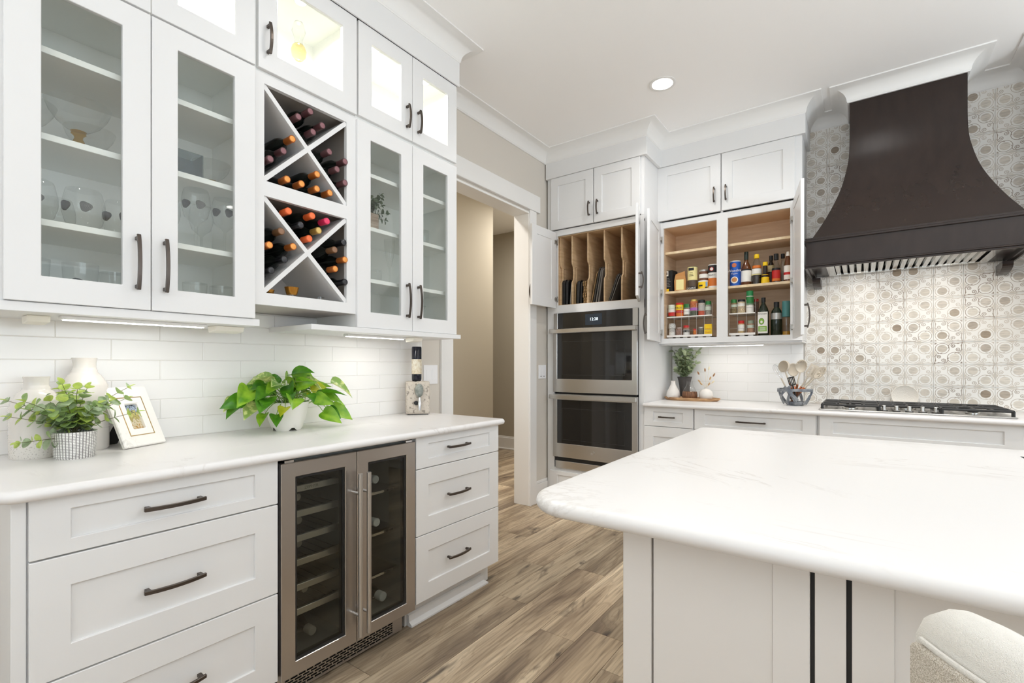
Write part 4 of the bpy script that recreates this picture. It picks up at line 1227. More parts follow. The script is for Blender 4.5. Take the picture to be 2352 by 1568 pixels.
# switch plates
def switch(F, u0, u1, z0, z1, n, gangs, label, toggles):
    p = thing('switch_plate', F((u0 + u1) / 2, z0, n), label, 'light switch', 'switch plates')
    MB().fbox(F, u0, u1, z0, z1, n, n + .006).build('plate', mat('switch_white', srgb(240, 240, 242), .35), p, bev=.002)
    w_ = (u1 - u0) / (gangs + .4)
    for i in range(gangs):
        cu = (u0 + u1) / 2 + (i - (gangs - 1) / 2) * w_ * 1.0
        b = MB(); zc = (z0 + z1) / 2; hh = (z1 - z0) * .27
        bb = b.pts([F(cu - w_ * .32, zc - hh, n + .009), F(cu + w_ * .32, zc - hh, n + .009), F(cu + w_ * .32, zc + hh, n + .0075), F(cu - w_ * .32, zc + hh, n + .0075),
                    F(cu - w_ * .32, zc - hh, n + .005), F(cu + w_ * .32, zc - hh, n + .005), F(cu + w_ * .32, zc + hh, n + .005), F(cu - w_ * .32, zc + hh, n + .005)])
        for q in ((0, 1, 2, 3), (4, 7, 6, 5), (0, 4, 5, 1), (1, 5, 6, 2), (2, 6, 7, 3), (3, 7, 4, 0)): b.face([bb + k for k in q])
        r_ = b.build('rocker', mat('switch_white', (1, 1, 1)), p)
        if toggles: MB().fbox(F, cu - w_ * .2, cu + w_ * .2, zc - hh - .008, zc - hh - .003, n + .006, n + .0075).build('slot', BLACKM, r_)
switch(FLW, 2.222, 2.350, 1.088, 1.215, XW, 2, 'white double rocker switch plate on the wall beside the stone dispenser', False)
switch(FLW, 3.612, 3.732, 1.092, 1.215, XW, 2, 'white switch plate on the narrow wall beside the oven tower', True)

# unseen torchiere lamps added to brighten the ceiling, not part of the room
def uplighter(x, y, label, power):
    c = thing('added_uplighter', (x, y, 0), label, 'added lamp', 'torchiere lamps added to brighten the ceiling')
    MB().lathe([(0, 0), (.14, 0), (.14, .015), (.02, .03), (0, .03)], (x, y, 0), 28).build('base', BRONZE, c, smooth=30)
    MB().tube([(x, y, .02), (x, y, 1.52)], .012, 12).build('pole', BRONZE, c, smooth=40)
    MB().lathe([(0.01, 1.5), (.06, 1.52), (.13, 1.57), (.17, 1.64), (.165, 1.64), (.125, 1.578), (.06, 1.53), (.01, 1.51)], (x, y, 0), 32, closed=True).build('bowl_shade', TRIMW, c, smooth=50)
    area('ceiling_fill_light', (x, y, 1.645), (R(180), 0, 0), .26, .26, power, (.87, .945, 1), 'DISK')
uplighter(2.75, 2.55, 'bronze torchiere added out of view right of the island to brighten the ceiling', 40)
uplighter(1.9, -1.0, 'bronze torchiere added behind the camera on the right to brighten the ceiling', 58)
uplighter(-1.4, -2.2, 'bronze torchiere added behind the camera on the left to brighten the ceiling', 6)

# ================================================================== WINE BOTTLES IN THE RACK
DARKGLASS = mat('dark_bottle_glass', (.010, .012, .010), .08, 0, .5)
CAPM = {'maroon': mat('capsule_maroon', srgb(84, 52, 54), .4), 'orange': mat('capsule_copper', srgb(196, 112, 52), .35, .5), 'flame': mat('capsule_orange', srgb(224, 100, 48), .4),
        'brown': mat('capsule_bronze', srgb(128, 92, 62), .4, .3), 'black': mat('capsule_black', (.012, .012, .014), .2), 'gold': mat('capsule_gold', srgb(190, 156, 82), .35, .4), 'pink': mat('capsule_pink', srgb(214, 48, 92), .4)}
TIPM = {'maroon': mat('tip_maroon', srgb(136, 92, 98), .45), 'orange': mat('tip_copper', srgb(232, 160, 82), .4, .3), 'flame': mat('tip_orange', srgb(240, 118, 62), .45),
        'brown': mat('tip_bronze', srgb(140, 104, 78), .45), 'black': mat('tip_black', (.03, .03, .035), .2), 'gold': mat('tip_gold', srgb(214, 182, 104), .4), 'pink': mat('tip_pink', srgb(230, 60, 104), .4)}
CAPNAME = {'maroon': 'maroon', 'orange': 'copper', 'flame': 'bright orange', 'brown': 'bronze', 'black': 'black', 'gold': 'gold', 'pink': 'pink'}
WB = {}
def wine_bottle(y, z, col, label, r=.0318, xt=-1.975, group='wine bottles in the rack'):
    L = .300
    if col not in WB:
        t = thing('wine_bottle', (xt - L, y, z), label, 'bottle', group)
        MB().lathe([(0, 0), (r - .003, 0), (r, .004), (r, .185), (r * .86, .205), (r * .55, .222), (.0145, .24), (.0132, .26), (.0132, .292), (0, .292)], (xt - L, y, z), 20, 'X').build('glass_body', DARKGLASS, t, smooth=40)
        cp = MB().lathe([(.0138, .240), (.0142, .245), (.0142, .288), (.0152, .289), (.0152, .2955), (.0142, .2985), (.0128, .2995), (.0128, .2985)], (xt - L, y, z), 20, 'X').build('capsule', CAPM[col], t, smooth=40)
        MB().lathe([(0, .2988), (.0105, .2988), (.0128, .2982), (.0128, .297)], (xt - L, y, z), 20, 'X').build('capsule_top', TIPM[col], cp, smooth=40)
        WB[col] = t
        return t
    return copy_tree(WB[col], (xt - L, y, z), label)
bays = [
    ('upper bay, top compartment', 'maroon maroon maroon maroon', [(1.207, 2.338), (1.151, 2.291), (1.266, 2.299), (1.220, 2.252)]),
    ('upper bay, left compartment', 'orange maroon maroon', [(1.124, 2.185), (1.084, 2.119), (1.028, 2.066)]),
    ('upper bay, right compartment', 'maroon maroon maroon maroon', [(1.301, 2.193), (1.384, 2.176), (1.341, 2.126), (1.384, 2.076)]),
    ('upper bay, bottom compartment', 'orange orange orange orange orange', [(1.101, 2.005), (1.240, 2.070), (1.166, 2.005), (1.239, 2.005), (1.304, 2.005)]),
    ('lower bay, top compartment', 'flame flame black pink gold flame', [(1.107, 1.871), (1.216, 1.878), (1.162, 1.825), (1.289, 1.872), (1.248, 1.820), (1.202, 1.774)]),
    ('lower bay, left compartment', 'brown orange orange black black', [(1.075, 1.778), (1.025, 1.710), (1.128, 1.724), (1.089, 1.662), (1.033, 1.607)]),
    ('lower bay, right compartment', 'black brown orange orange black', [(1.377, 1.793), (1.329, 1.749), (1.384, 1.713), (1.332, 1.661), (1.384, 1.607)])]
ORDN = ['first', 'second', 'third', 'fourth', 'fifth', 'sixth']
for where, cols, pts in bays:
    cols = cols.split()
    seq = sorted(range(len(pts)), key=lambda i: -pts[i][1])
    rank = {i: n for n, i in enumerate(seq)}
    for i, (y, z) in enumerate(pts):
        mates = sorted([j for j in range(len(pts)) if cols[j] == cols[i]], key=lambda j: (-pts[j][1], pts[j][0]))
        o_ = '' if len(mates) == 1 else ', %s from the top' % ORDN[mates.index(i)]
        wine_bottle(y, z, cols[i], 'dark wine bottle with %s capsule in %s%s' % (CAPNAME[cols[i]], where, o_))

# ================================================================== GLASSWARE
def lathe_thing(name, prof, c, m, label, cat, group=None, seg=28, smooth=50):
    return solo(name, MB().lathe(prof, c, seg), m, label, cat, group, origin=c, smooth=smooth)
def medallion(parent, c, r, z, ang, size=.017):
    mb = MB(); n = 16; ca, sa = math.cos(ang), math.sin(ang)
    P = []
    for d in (r + .0005, r + .004):
        for k in range(n):
            a = 2 * math.pi * k / n; q = size * (1 + .13 * math.sin(3 * a + 1))
            u, v = q * math.cos(a), q * math.sin(a)
            P.append((c[0] + ca * d - sa * u, c[1] + sa * d + ca * u, z + v))
    b = mb.pts(P); mb.face([b + k for k in range(n)][::-1]); mb.face([b + n + k for k in range(n)])
    for k in range(n): j = (k + 1) % n; mb.face((b + k, b + j, b + n + j, b + n + k))
    return mb.build('medallion', PEWTER, parent)
def glass(name, kind, c, label, group, med=None, sc=1.0, m=None):
    P = {'stemless': [(0, .003), (.028, .003), (.042, .02), (.05, .05), (.050, .075), (.043, .11), (.040, .118)],
         'tumbler': [(0, .006), (.034, .006), (.036, .01), (.041, .10), (.042, .115)],
         'goblet': [(.034, 0), (.034, .002), (.006, .008), (.004, .02), (.0045, .085), (.012, .094), (.034, .115), (.044, .15), (.042, .185), (.036, .21)],
         'flute': [(.028, 0), (.028, .002), (.005, .006), (.0035, .015), (.004, .08), (.012, .10), (.02, .14), (.026, .2), (.028, .235)],
         'martini': [(.034, 0), (.034, .002), (.005, .007), (.0035, .02), (.004, .09), (.01, .095), (.05, .15)],
         'small': [(0, .003), (.022, .003), (.025, .01), (.028, .055), (.029, .06)],
         'shot': [(0, .004), (.015, .004), (.017, .02), (.021, .05)]}[kind]
    P = [(r * sc, h * sc) for r, h in P]
    t = thing(name, c, label, 'glass', group)
    MB().lathe(P, c, 28).build('bowl', m or GLASSW, t, smooth=60)
    if med:
        rr = {'stemless': .050, 'tumbler': .0395, 'goblet': .0435}[kind] * sc; zz = {'stemless': .06, 'tumbler': .055, 'goblet': .15}[kind] * sc
        for a in med: medallion(t, c, rr, c[2] + zz, R(a), .016)
    return t
S0, S1, S2, S3 = 1.4182, 1.6602, 1.9222, 2.1862
XG = -2.13
LG = 'glassware in the left glass cabinet'
def compote(y, x, sc, label):
    c = (x, y, S2); t = thing('compote_bowl', c, label, 'bowl', 'amber-stemmed compote bowls')
    MB().lathe([(r * sc, h * sc) for r, h in ((.05, 0), (.05, .003), (.018, .010), (.013, .02), (.016, .03), (.011, .04), (.012, .048), (.02, .056), (.018, .06), (.021, .064))], c, 24).build('stem', AMBER, t, smooth=60)
    mb = MB(); prof = [(r * sc, h * sc) for r, h in ((.005, .064), (.03, .07), (.055, .09), (.075, .12), (.086, .15))]
    mb.lathe(prof, c, 32); mb.build('bowl', GLASSW, t, smooth=60)
    return t
compote(.452, -2.10, 1.0, 'amber-stemmed glass compote, the large middle one behind the left glass door')
compote(.512, -2.235, .85, 'small amber-footed glass compote at the back behind the left glass door')
compote(.335, -2.19, .95, 'amber-stemmed glass compote at the left end of its shelf')
compote(.885, -2.17, .8, 'amber-stemmed glass compote at the right end of the right glass door')
compote(.745, -2.20, .85, 'amber-stemmed glass compote behind the grey glass box')
mb = MB().fring(lambda u, z, n: (u, z, n), -2.15, -2.06, .725, .81, S2, S2 + .10, -2.147, -2.063, .728, .807).box(-2.15, -2.06, .725, .81, S2, S2 + .004)
solo('glass_box', mb, clear('smoked_glass', (.62, .66, .68), 1.3), 'square smoked glass box vase behind the right glass door', 'vase', origin=(-2.1, .77, S2))
glass('stemless_glass', 'stemless', (-2.09, .463, S1), 'big stemless wine glass with two pewter medallions, middle of its shelf', LG, (-8, -62), 1.12)
glass('stemless_glass', 'stemless', (-2.11, .568, S1), 'stemless wine glass with pewter medallions near the right edge of the left door', LG, (-5, -60), 1.05)
glass('stemless_glass', 'stemless', (-2.09, .345, S1), 'stemless wine glass cut off by the left door stile', LG, (-5,), 1.1)
glass('stemless_glass', 'stemless', (-2.22, .42, S1), 'plain stemless wine glass at the back of its shelf', LG, None, 1.0)
glass('goblet', 'goblet', (-2.10, .80, S1), 'tall stemmed goblet with two pewter medallions, nearest the door middle', LG, (-5, -60), 1.12)
glass('goblet', 'goblet', (-2.10, .905, S1), 'tall stemmed goblet with two pewter medallions at the right end of its shelf', LG, (-5, -60), 1.08)
glass('goblet', 'goblet', (-2.22, .745, S1), 'stemmed goblet at the back left behind the right glass door', LG, None, 1.0)
glass('goblet', 'goblet', (-2.22, .865, S1), 'stemmed goblet at the back between the two front goblets', LG, None, 1.0)
glass('tumbler', 'tumbler', (-2.09, .455, S0), 'straight tumbler with a pewter medallion, middle of the lowest shelf', LG, (-20,), 1.12)
glass('tumbler', 'tumbler', (-2.11, .55, S0), 'straight tumbler with a pewter medallion near the left door handle', LG, (-20,), 1.0)
glass('tumbler', 'tumbler', (-2.09, .335, S0), 'straight tumbler cut off by the left door stile, lowest shelf', LG, None, 1.12)
glass('tumbler', 'tumbler', (-2.11, .80, S0), 'straight tumbler with a pewter medallion, lowest shelf behind the right door', LG, (-30,), 1.0)
glass('tumbler', 'tumbler', (-2.12, .90, S0), 'straight tumbler with a dark medallion at the right end of the lowest shelf', LG, (-30,), 1.0)
RG = 'glassware in the glass cabinet by the doorway'
glass('tumbler', 'tumbler', (-2.12, 2.02, 1.9152), 'cut tumbler on the shelf behind the last glass door', RG, None, .85)
glass('flute', 'flute', (-2.08, 1.735, 1.6522), 'tall champagne flute behind the boxed plant door', RG, None, 1.05)
glass('flute', 'flute', (-2.12, 1.98, 1.6522), 'tall champagne flute behind the last glass door', RG, None, 1.05)
for i, (x, y, z, nm) in enumerate(((-2.1, 1.585, 1.6522, 'left of two small glasses beside the flute'), (-2.1, 1.66, 1.6522, 'right of two small glasses beside the flute'), (-2.15, 1.60, S0, 'small clear glass on the lowest shelf, left of the pair'), (-2.1, 1.70, S0, 'small clear glass on the lowest shelf, right of the pair'))):
    glass('small_glass', 'small', (x, y, z), nm, RG, None, 1.1)
glass('martini_glass', 'martini', (-2.11, 1.97, S0), 'martini glass on the lowest shelf behind the last door', RG, None, .95)
# shot glasses on the floor of the lower wine bay
SZ = 1.4802
GOLDR = mat('gold_band', srgb(196, 140, 60), .25, .8)
def gold_cup(y, x, label, gold, sc=1.0):
    c = (x, y, SZ); t = thing('shot_glass', c, label, 'glass', 'small glasses at the foot of the wine rack')
    MB().lathe([(0, .003), (.016 * sc, .003), (.018 * sc, .02 * sc), (.020 * sc, .045 * sc)], c, 20).build('bowl', GLASSW, t, smooth=60)
    if gold: MB().lathe([(.020 * sc, .042 * sc), (.024 * sc, .05 * sc), (.029 * sc, .072 * sc), (.0305 * sc, .075 * sc), (.0285 * sc, .073 * sc), (.0235 * sc, .05 * sc), (.0195 * sc, .043 * sc)], c, 20).build('gold_rim', GOLDR, t, smooth=60)
    return t
gold_cup(1.150, -2.03, 'small clear cup with a flared gold rim at the foot of the rack', True)
gold_cup(1.055, -2.04, 'shot glass with a gold band, left of the flared gold cup', True, .72)
for y, nm in ((1.020, 'clear shot glass in the left corner of the lower bay'), (1.098, 'clear shot glass left of the gold-rimmed cup'), (1.195, 'clear shot glass right of the gold-rimmed cup'), (1.228, 'small clear shot glass third from the right corner'), (1.285, 'round clear glass at the right in the lower bay')):
    gold_cup(y, -2.03 if y != 1.228 else -2.05, nm, False, .8 if y != 1.285 else 1.05)
# decanter in the lit cabinet over the rack
c = thing('decanter', (-2.12, 1.235, 2.4325), 'tall clear glass decanter with an amber collar in the lit cabinet', 'decanter')
MB().lathe([(0, .003), (.05, .003), (.075, .03), (.07, .07), (.035, .13), (.018, .17), (.016, .20)], (-2.12, 1.235, 2.4325), 28).build('body', GLASSW, c, smooth=60)
MB().lathe([(.017, .20), (.03, .215), (.034, .24), (.028, .26), (.02, .27)], (-2.12, 1.235, 2.4325), 24).build('amber_collar', clear('pale_amber_glass', (.97, .88, .62), 1.0, .05, 1.4), c, smooth=60)
MB().lathe([(.018, .27), (.016, .29), (.03, .33), (.02, .37), (0, .38)], (-2.12, 1.235, 2.4325), 24).build('stopper', GLASSW, c, smooth=60)

# ================================================================== PLANTS
def leaf_mesh(name, outline, fold, droop, m, ribs=6):
    """leaf along +Y from the origin, folded about its midrib; outline: (t, halfwidth)"""
    mb = MB(); rows = []
    for t, wd in outline:
        z = -droop * t * t
        rows.append([(-wd, t, z + fold * wd), (-wd * .5, t, z + fold * wd * .3), (0, t, z), (wd * .5, t, z + fold * wd * .3), (wd, t, z + fold * wd)])
    for r_ in rows: mb.v += r_
    for i in range(len(rows) - 1):
        for k in range(4): mb.face((5 * i + k, 5 * i + k + 1, 5 * i + 6 + k, 5 * i + 5 + k))
    o = mb.build(name, m, None, smooth=80, recalc=False)
    me = o.data; bpy.data.objects.remove(o); return me
def put_leaf(parent, me, pos, direc, up, size, roll=0.0, name='leaf'):
    y = Vector(direc).normalized(); z = Vector(up); z = z - y * z.dot(y)
    if z.length < 1e-4: z = Vector((1, 0, 0)) - y * y.x
    z.normalize(); x = y.cross(z)
    if roll:
        q = Matrix.Rotation(roll, 3, y); x = q @ x; z = q @ z
    M = Matrix((x, y, z)).transposed().to_4x4()
    M = Matrix.Translation(Vector(pos) - Vector(ORG[parent.name])) @ M @ Matrix.Scale(size, 4)
    o = bpy.data.objects.new(name, me); COL.objects.link(o); o.parent = parent; o.matrix_local = M
    return o
def leafmat(name, c1, c2, scale=18, rough=.4, trans=.25, lo=.35, hi=.65):
    m = mat(name, c1, rough); noise_col(m, c1, c2, scale, 3, (1, 1, 1), lo, hi, rnd=True)
    n, l = nodes_of(m); b = n['Principled BSDF']
    b.inputs['Subsurface Weight'].default_value = 0
    tr = n.new('ShaderNodeBsdfTranslucent'); tr.inputs[0].default_value = (*[min(1, q * 1.6) for q in c2], 1)
    mx = n.new('ShaderNodeMixShader'); mx.inputs[0].default_value = trans
    l.new(b.outputs[0], mx.inputs[1]); l.new(tr.outputs[0], mx.inputs[2]); l.new(mx.outputs[0], n['Material Output'].inputs[0])
    return m
EUC = [leafmat('eucalyptus_leaf', srgb(98, 126, 70), srgb(160, 182, 124), 1.4), leafmat('eucalyptus_leaf_young', srgb(142, 168, 72), srgb(192, 208, 112), 1.4), leafmat('eucalyptus_leaf_dusty', srgb(112, 132, 98), srgb(172, 188, 156), 1.4)]
ROUND = [(0, .02), (.08, .20), (.25, .40), (.5, .50), (.75, .42), (.92, .22), (1, .03)]
EUCM = [leaf_mesh('eucalyptus_leaf_mesh', ROUND, .25, .12, m) for m in EUC]
STEMM = mat('green_stem', srgb(96, 92, 58), .6)

def sprig_plant(parent, base, stems, n_pairs, leaf_size, meshes, rnd, weights=(5, 3, 3), stem_r=.0016, joined=None):
    for k, (dx, dy, dz) in enumerate(stems):
        P = []; N = 10
        for i in range(N + 1):
            t = i / N; bend = t ** 1.7
            P.append(Vector(base) + Vector((dx * bend, dy * bend, dz * (t - .12 * t * t * (1 if dz > 0 else -1)) + .02 * t)))
        MB().tube(P, [stem_r * (1 - .5 * i / N) for i in range(N + 1)], 5).build('stem', STEMM, parent)
        for j in range(n_pairs):
            t = .28 + .72 * (j + rnd.uniform(-.2, .2)) / (n_pairs - 1); t = min(max(t, .2), 1)
            f = t * N; i = min(int(f), N - 1); p = P[i].lerp(P[i + 1], f - i); d = (P[i + 1] - P[i]).normalized()
            s = d.cross(Vector((0, 0, 1)))
            if s.length < .01: s = Vector((1, 0, 0))
            s.normalize(); a = rnd.uniform(0, math.pi)
            s = Matrix.Rotation(a, 3, d) @ s
            for sg in (-1, 1):
                me = meshes[rnd.choices(range(len(meshes)), weights)[0]]
                put_leaf(parent, me, p, s * sg * .9 + d * .45, d + Vector((0, 0, .3)), leaf_size * rnd.uniform(.75, 1.15) * (1 - .35 * t))
        put_leaf(parent, meshes[1], P[-1], (P[-1] - P[-2]), (0, 0, 1), leaf_size * .6)
# potted eucalyptus on the bar counter
CZ = CT
pc = (-2.072, .437, CZ)
c = thing('potted_eucalyptus', pc, 'bushy green eucalyptus in a small grey grid-pattern pot', 'potted plant')
def grid_pot_mat():
    m = mat('grid_pattern_glaze', srgb(235, 233, 229), .55); n, l = nodes_of(m); b = n['Principled BSDF']
    tc = n.new('ShaderNodeTexCoord'); sp = n.new('ShaderNodeSeparateXYZ'); l.new(tc.outputs['Object'], sp.inputs[0])
    at = n.new('ShaderNodeMath'); at.operation = 'ARCTAN2'; l.new(sp.outputs[1], at.inputs[0]); l.new(sp.outputs[0], at.inputs[1])
    def lines(src, mul, thr, offs):
        nz = n.new('ShaderNodeTexNoise'); nz.inputs['Scale'].default_value = 60; l.new(tc.outputs['Object'], nz.inputs['Vector'])
        nm = n.new('ShaderNodeMath'); nm.operation = 'MULTIPLY_ADD'; nm.inputs[1].default_value = .35; l.new(nz.outputs[0], nm.inputs[0])
        a = n.new('ShaderNodeMath'); a.operation = 'MULTIPLY'; a.inputs[1].default_value = mul; l.new(src, a.inputs[0]); l.new(a.outputs[0], nm.inputs[2])
        f = n.new('ShaderNodeMath'); f.operation = 'FRACT'; l.new(nm.outputs[0], f.inputs[0])
        q = n.new('ShaderNodeMath'); q.operation = 'LESS_THAN'; q.inputs[1].default_value = thr; l.new(f.outputs[0], q.inputs[0]); return q.outputs[0]
    v = lines(at.outputs[0], 40 / (2 * math.pi), .30, 0); h = lines(sp.outputs[2], 200, .27, 0)
    mx_ = n.new('ShaderNodeMath'); mx_.operation = 'MAXIMUM'; l.new(v, mx_.inputs[0]); l.new(h, mx_.inputs[1])
    mc = n.new('ShaderNodeMix'); mc.data_type = 'RGBA'; mc.inputs['A'].default_value = (*srgb(236, 234, 230), 1); mc.inputs['B'].default_value = (*srgb(128, 124, 122), 1)
    l.new(mx_.outputs[0], mc.inputs['Factor']); l.new(mc.outputs['Result'], b.inputs['Base Color'])
    return m
MB().lathe([(0, 0), (.049, 0), (.051, .003), (.056, .082), (.056, .086), (.052, .086), (.051, .07), (0, .07)], pc, 32).build('pot', grid_pot_mat(), c, smooth=40)
MB().lathe([(0, .0705), (.0505, .0705)], pc, 20).build('soil', mat('potting_soil', srgb(52, 44, 36), .9), c)
r3 = random.Random(11)
stems = []
for k in range(15):
    a = 2 * math.pi * k / 15 + r3.uniform(-.2, .2); rad = r3.uniform(.06, .125); h_ = r3.uniform(.06, .125)
    if k % 5 == 0: rad, h_ = .03, .15
    dx = rad * math.cos(a); dx = max(dx, -.09) if dx < 0 else dx
    stems.append((dx, rad * 1.15 * math.sin(a), h_))
stems += [(.0, -.15, .115), (.0, -.145, .06), (.05, .15, .055), (.03, .13, .15), (.02, -.035, .17), (.04, -.13, -.02)]
sprig_plant(c, (pc[0], pc[1], CZ + .07), stems, 7, .042, EUCM, r3, (4, 4, 5))

# pothos
pc = (-2.165, 1.205, CZ)
c = thing('potted_pothos', pc, 'trailing variegated pothos in a white pot on the bar counter', 'potted plant')
POTW = mat('white_pot_plastic', srgb(236, 232, 227), .35)
mb = MB(); rows = []; N = 32
for h_, r_ in ((.0, .058), (.012, .066), (.05, .078), (.125, .094), (.13, .095), (.13, .090), (.10, .086), (.10, 0.0)):
    row = []
    for k in range(N):
        a = 2 * math.pi * k / N; sq = 1 + .05 * abs(math.cos(2 * a)) ** 3
        z = CZ + h_
        if h_ < .02: z += .016 * max(0, math.cos(4 * a + .4)) ** 3
        row.append((pc[0] + r_ * sq * math.cos(a), pc[1] + r_ * sq * math.sin(a), z))
    rows.append(row)
for r_ in rows: mb.v += r_
for i in range(len(rows) - 1):
    for k in range(N): j = (k + 1) % N; mb.face((i * N + k, i * N + j, (i + 1) * N + j, (i + 1) * N + k))
mb.build('pot', POTW, c, smooth=50)
MB().lathe([(0, .105), (.084, .105)], pc, 24).build('soil', MATS['potting_soil'], c)
POTH = [leafmat('pothos_leaf', srgb(40, 96, 18), srgb(84, 140, 30), 3.0, .3, .2), leafmat('pothos_leaf_bright', srgb(78, 138, 26), srgb(146, 186, 52), 2.6, .3, .25), leafmat('pothos_leaf_variegated', srgb(74, 134, 30), srgb(206, 214, 140), 5.0, .3, .3, .5, .62), leafmat('pothos_leaf_yellow', srgb(176, 190, 40), srgb(214, 206, 60), 3, .3, .35)]
HEART = [(-.08, .16), (-.04, .28), (.05, .35), (.2, .38), (.4, .34), (.6, .25), (.78, .145), (.9, .06), (1.0, .0)]
POM = [leaf_mesh('pothos_leaf_mesh', HEART, .45, .22, m) for m in POTH]
r4 = random.Random(5)
PETI = mat('pothos_petiole', srgb(130, 168, 66), .5)
def pothos_leaf(tip, base, size, k, twist=0):
    b0 = Vector((pc[0] + (base[0]), pc[1] + base[1], CZ + base[2])); e = Vector((pc[0] + tip[0], pc[1] + tip[1], CZ + tip[2]))
    mid = (b0 + e) / 2 + Vector((0, 0, .03))
    MB().tube([b0, b0.lerp(mid, .6) + Vector((0, 0, .01)), mid, mid.lerp(e, .6) + Vector((0, 0, .006)), e], .0017, 5).build('stem', PETI, c)
    d = Vector((tip[0], tip[1], 0)); d = d.normalized() if d.length > .01 else Vector((1, 0, 0))
    dz_ = r4.uniform(-.75, .35) if tip[2] > .16 else (-.25 if tip[2] > .1 else -.5)
    dv_ = (d * .8 + Vector((r4.uniform(-.1, .5), r4.uniform(-.4, .4), dz_))).normalized(); dv_.z = max(dv_.z, -(e.z - CT - .03) / size * .8)
    put_leaf(c, POM[k], e, dv_, Vector((.6, -.3, .7)) + Vector((r4.uniform(-.6, .6), r4.uniform(-.7, .7), r4.uniform(-.2, .3))), size, twist)
for i in range(46):
    a = 2 * math.pi * i / 46 * 3.0 + r4.uniform(-.2, .2); ring = i / 46
    rad = .04 + .15 * ring + r4.uniform(-.02, .02); h_ = .245 - .115 * ring + r4.uniform(-.02, .02)
    x_ = rad * math.cos(a) * .8; x_ = max(x_, -.04)
    pothos_leaf((x_, rad * math.sin(a) * 1.2, h_), (r4.uniform(-.03, .03), r4.uniform(-.03, .03), .10), r4.uniform(.07, .115), r4.choices((0, 1, 2, 3), (5, 5, 3, .6))[0], r4.uniform(-.4, .4))
for tip, base, s_, k in (((.04, .21, .21), (0, .05, .12), .13, 2), ((.07, .12, .165), (.02, .03, .12), .125, 0), ((.06, .19, .085), (.03, .05, .12), .115, 1), ((.09, .13, .075), (.05, .06, .11), .10, 1), ((.08, .16, .085), (.05, .06, .11), .075, 0),
                           ((.09, -.10, .08), (.05, -.04, .11), .075, 0), ((.06, -.135, .085), (.04, -.05, .11), .07, 1), ((.09, -.06, .11), (.04, -.03, .12), .07, 3), ((.02, -.18, .19), (0, -.05, .12), .125, 1), ((.04, -.16, .13), (0, -.05, .12), .11, 2)):
    pothos_leaf(tip, base, s_, k)

# ================================================================== BAR COUNTER DECOR
CERAM = add_bump(mat('glossy_white_ceramic', srgb(218, 213, 207), .18), 40, .05, .001, stretch=(1, 1, 6))
CERAMB = noise_col(mat('speckled_bisque', srgb(228, 224, 217), .75), srgb(186, 180, 172), srgb(220, 215, 208), 220, 1, (1, 1, 1), .30, .42)
def ribbed(prof, z0, z1, amp=.0008, n=16):
    out = []
    for (ra, ha), (rb, hb) in zip(prof, prof[1:]):
        k = max(1, int((hb - ha) / .004)) if z0 <= ha and hb <= z1 else 1
        for i in range(k):
            t = i / k; h_ = ha + (hb - ha) * t
            out.append((ra + (rb - ra) * t + (amp * (1 if i % 2 else -1) if k > 1 else 0), h_))
    out.append(prof[-1]); return out
def bottle_vase(c, sc, label, speck, hs=None):
    hs = hs or sc
    t = thing('ceramic_bottle_vase', c, label, 'vase', 'white bottle vases on the bar counter')
    low = [(0, 0), (.060, 0), (.0645, .006), (.0655, .062)]
    MB().lathe([(r * sc, h * hs) for r, h in low] + [(.060 * sc, .062 * hs)], c, 40).build('unglazed_base', CERAMB if speck else CERAM, t, smooth=40)
    up = ribbed([(.0655, .062), (.066, .11), (.0655, .16), (.060, .188), (.047, .208), (.035, .222), (.0305, .236), (.031, .25), (.0335, .262)], .062, .24)
    up += [(.0315, .2625), (.0285, .25), (.028, .235)]
    MB().lathe([(r * sc, h * hs) for r, h in up], c, 40).build('glazed_body', CERAM, t, smooth=60)
bottle_vase((-2.188, .366, CT), 1.0, 'shorter white ribbed ceramic bottle vase with a speckled base', True)
bottle_vase((-2.236, .497, CT), 1.06, 'taller white ribbed ceramic bottle vase behind the eucalyptus', False, 1.24)

# photo frame leaning on its easel leg
c = thing('photo_frame', (-2.14, .655, CT), 'white marble photo frame with a thin gold line and autumn picture', 'photo frame')
B0 = Vector((-2.101, .58, CT + .0015)); ux = Vector((-.437, .9, 0)).normalized(); tl = R(25)
nn = Vector((ux.y, -ux.x, 0)); up = -nn * math.sin(tl) + Vector((0, 0, math.cos(tl))); fn = ux.cross(up) * 1.0
fn = fn if fn.dot(nn) > 0 else -fn
FF = lambda u, z, n: tuple(B0 + ux * u + up * z + fn * (n - .0))
MARB = vein(mat('frame_marble', srgb(236, 233, 228), .3), srgb(238, 235, 230), srgb(205, 202, 198), 9, .05)
mb = MB().fring(FF, 0, .165, .0045, .24, -.016, 0, .058, .107, .072, .170).build('marble_frame', MARB, c, bev=.003)
g_ = MB(); g_.fring(FF, .034, .131, .045, .197, .0, .0006, .037, .128, .048, .194); g_.build('gold_inlay', mat('brass_inlay', srgb(196, 164, 104), .3, .8), c)
MB().fbox(FF, .05, .115, .065, .178, -.015, -.0145).build('backing', BLACKM, c)
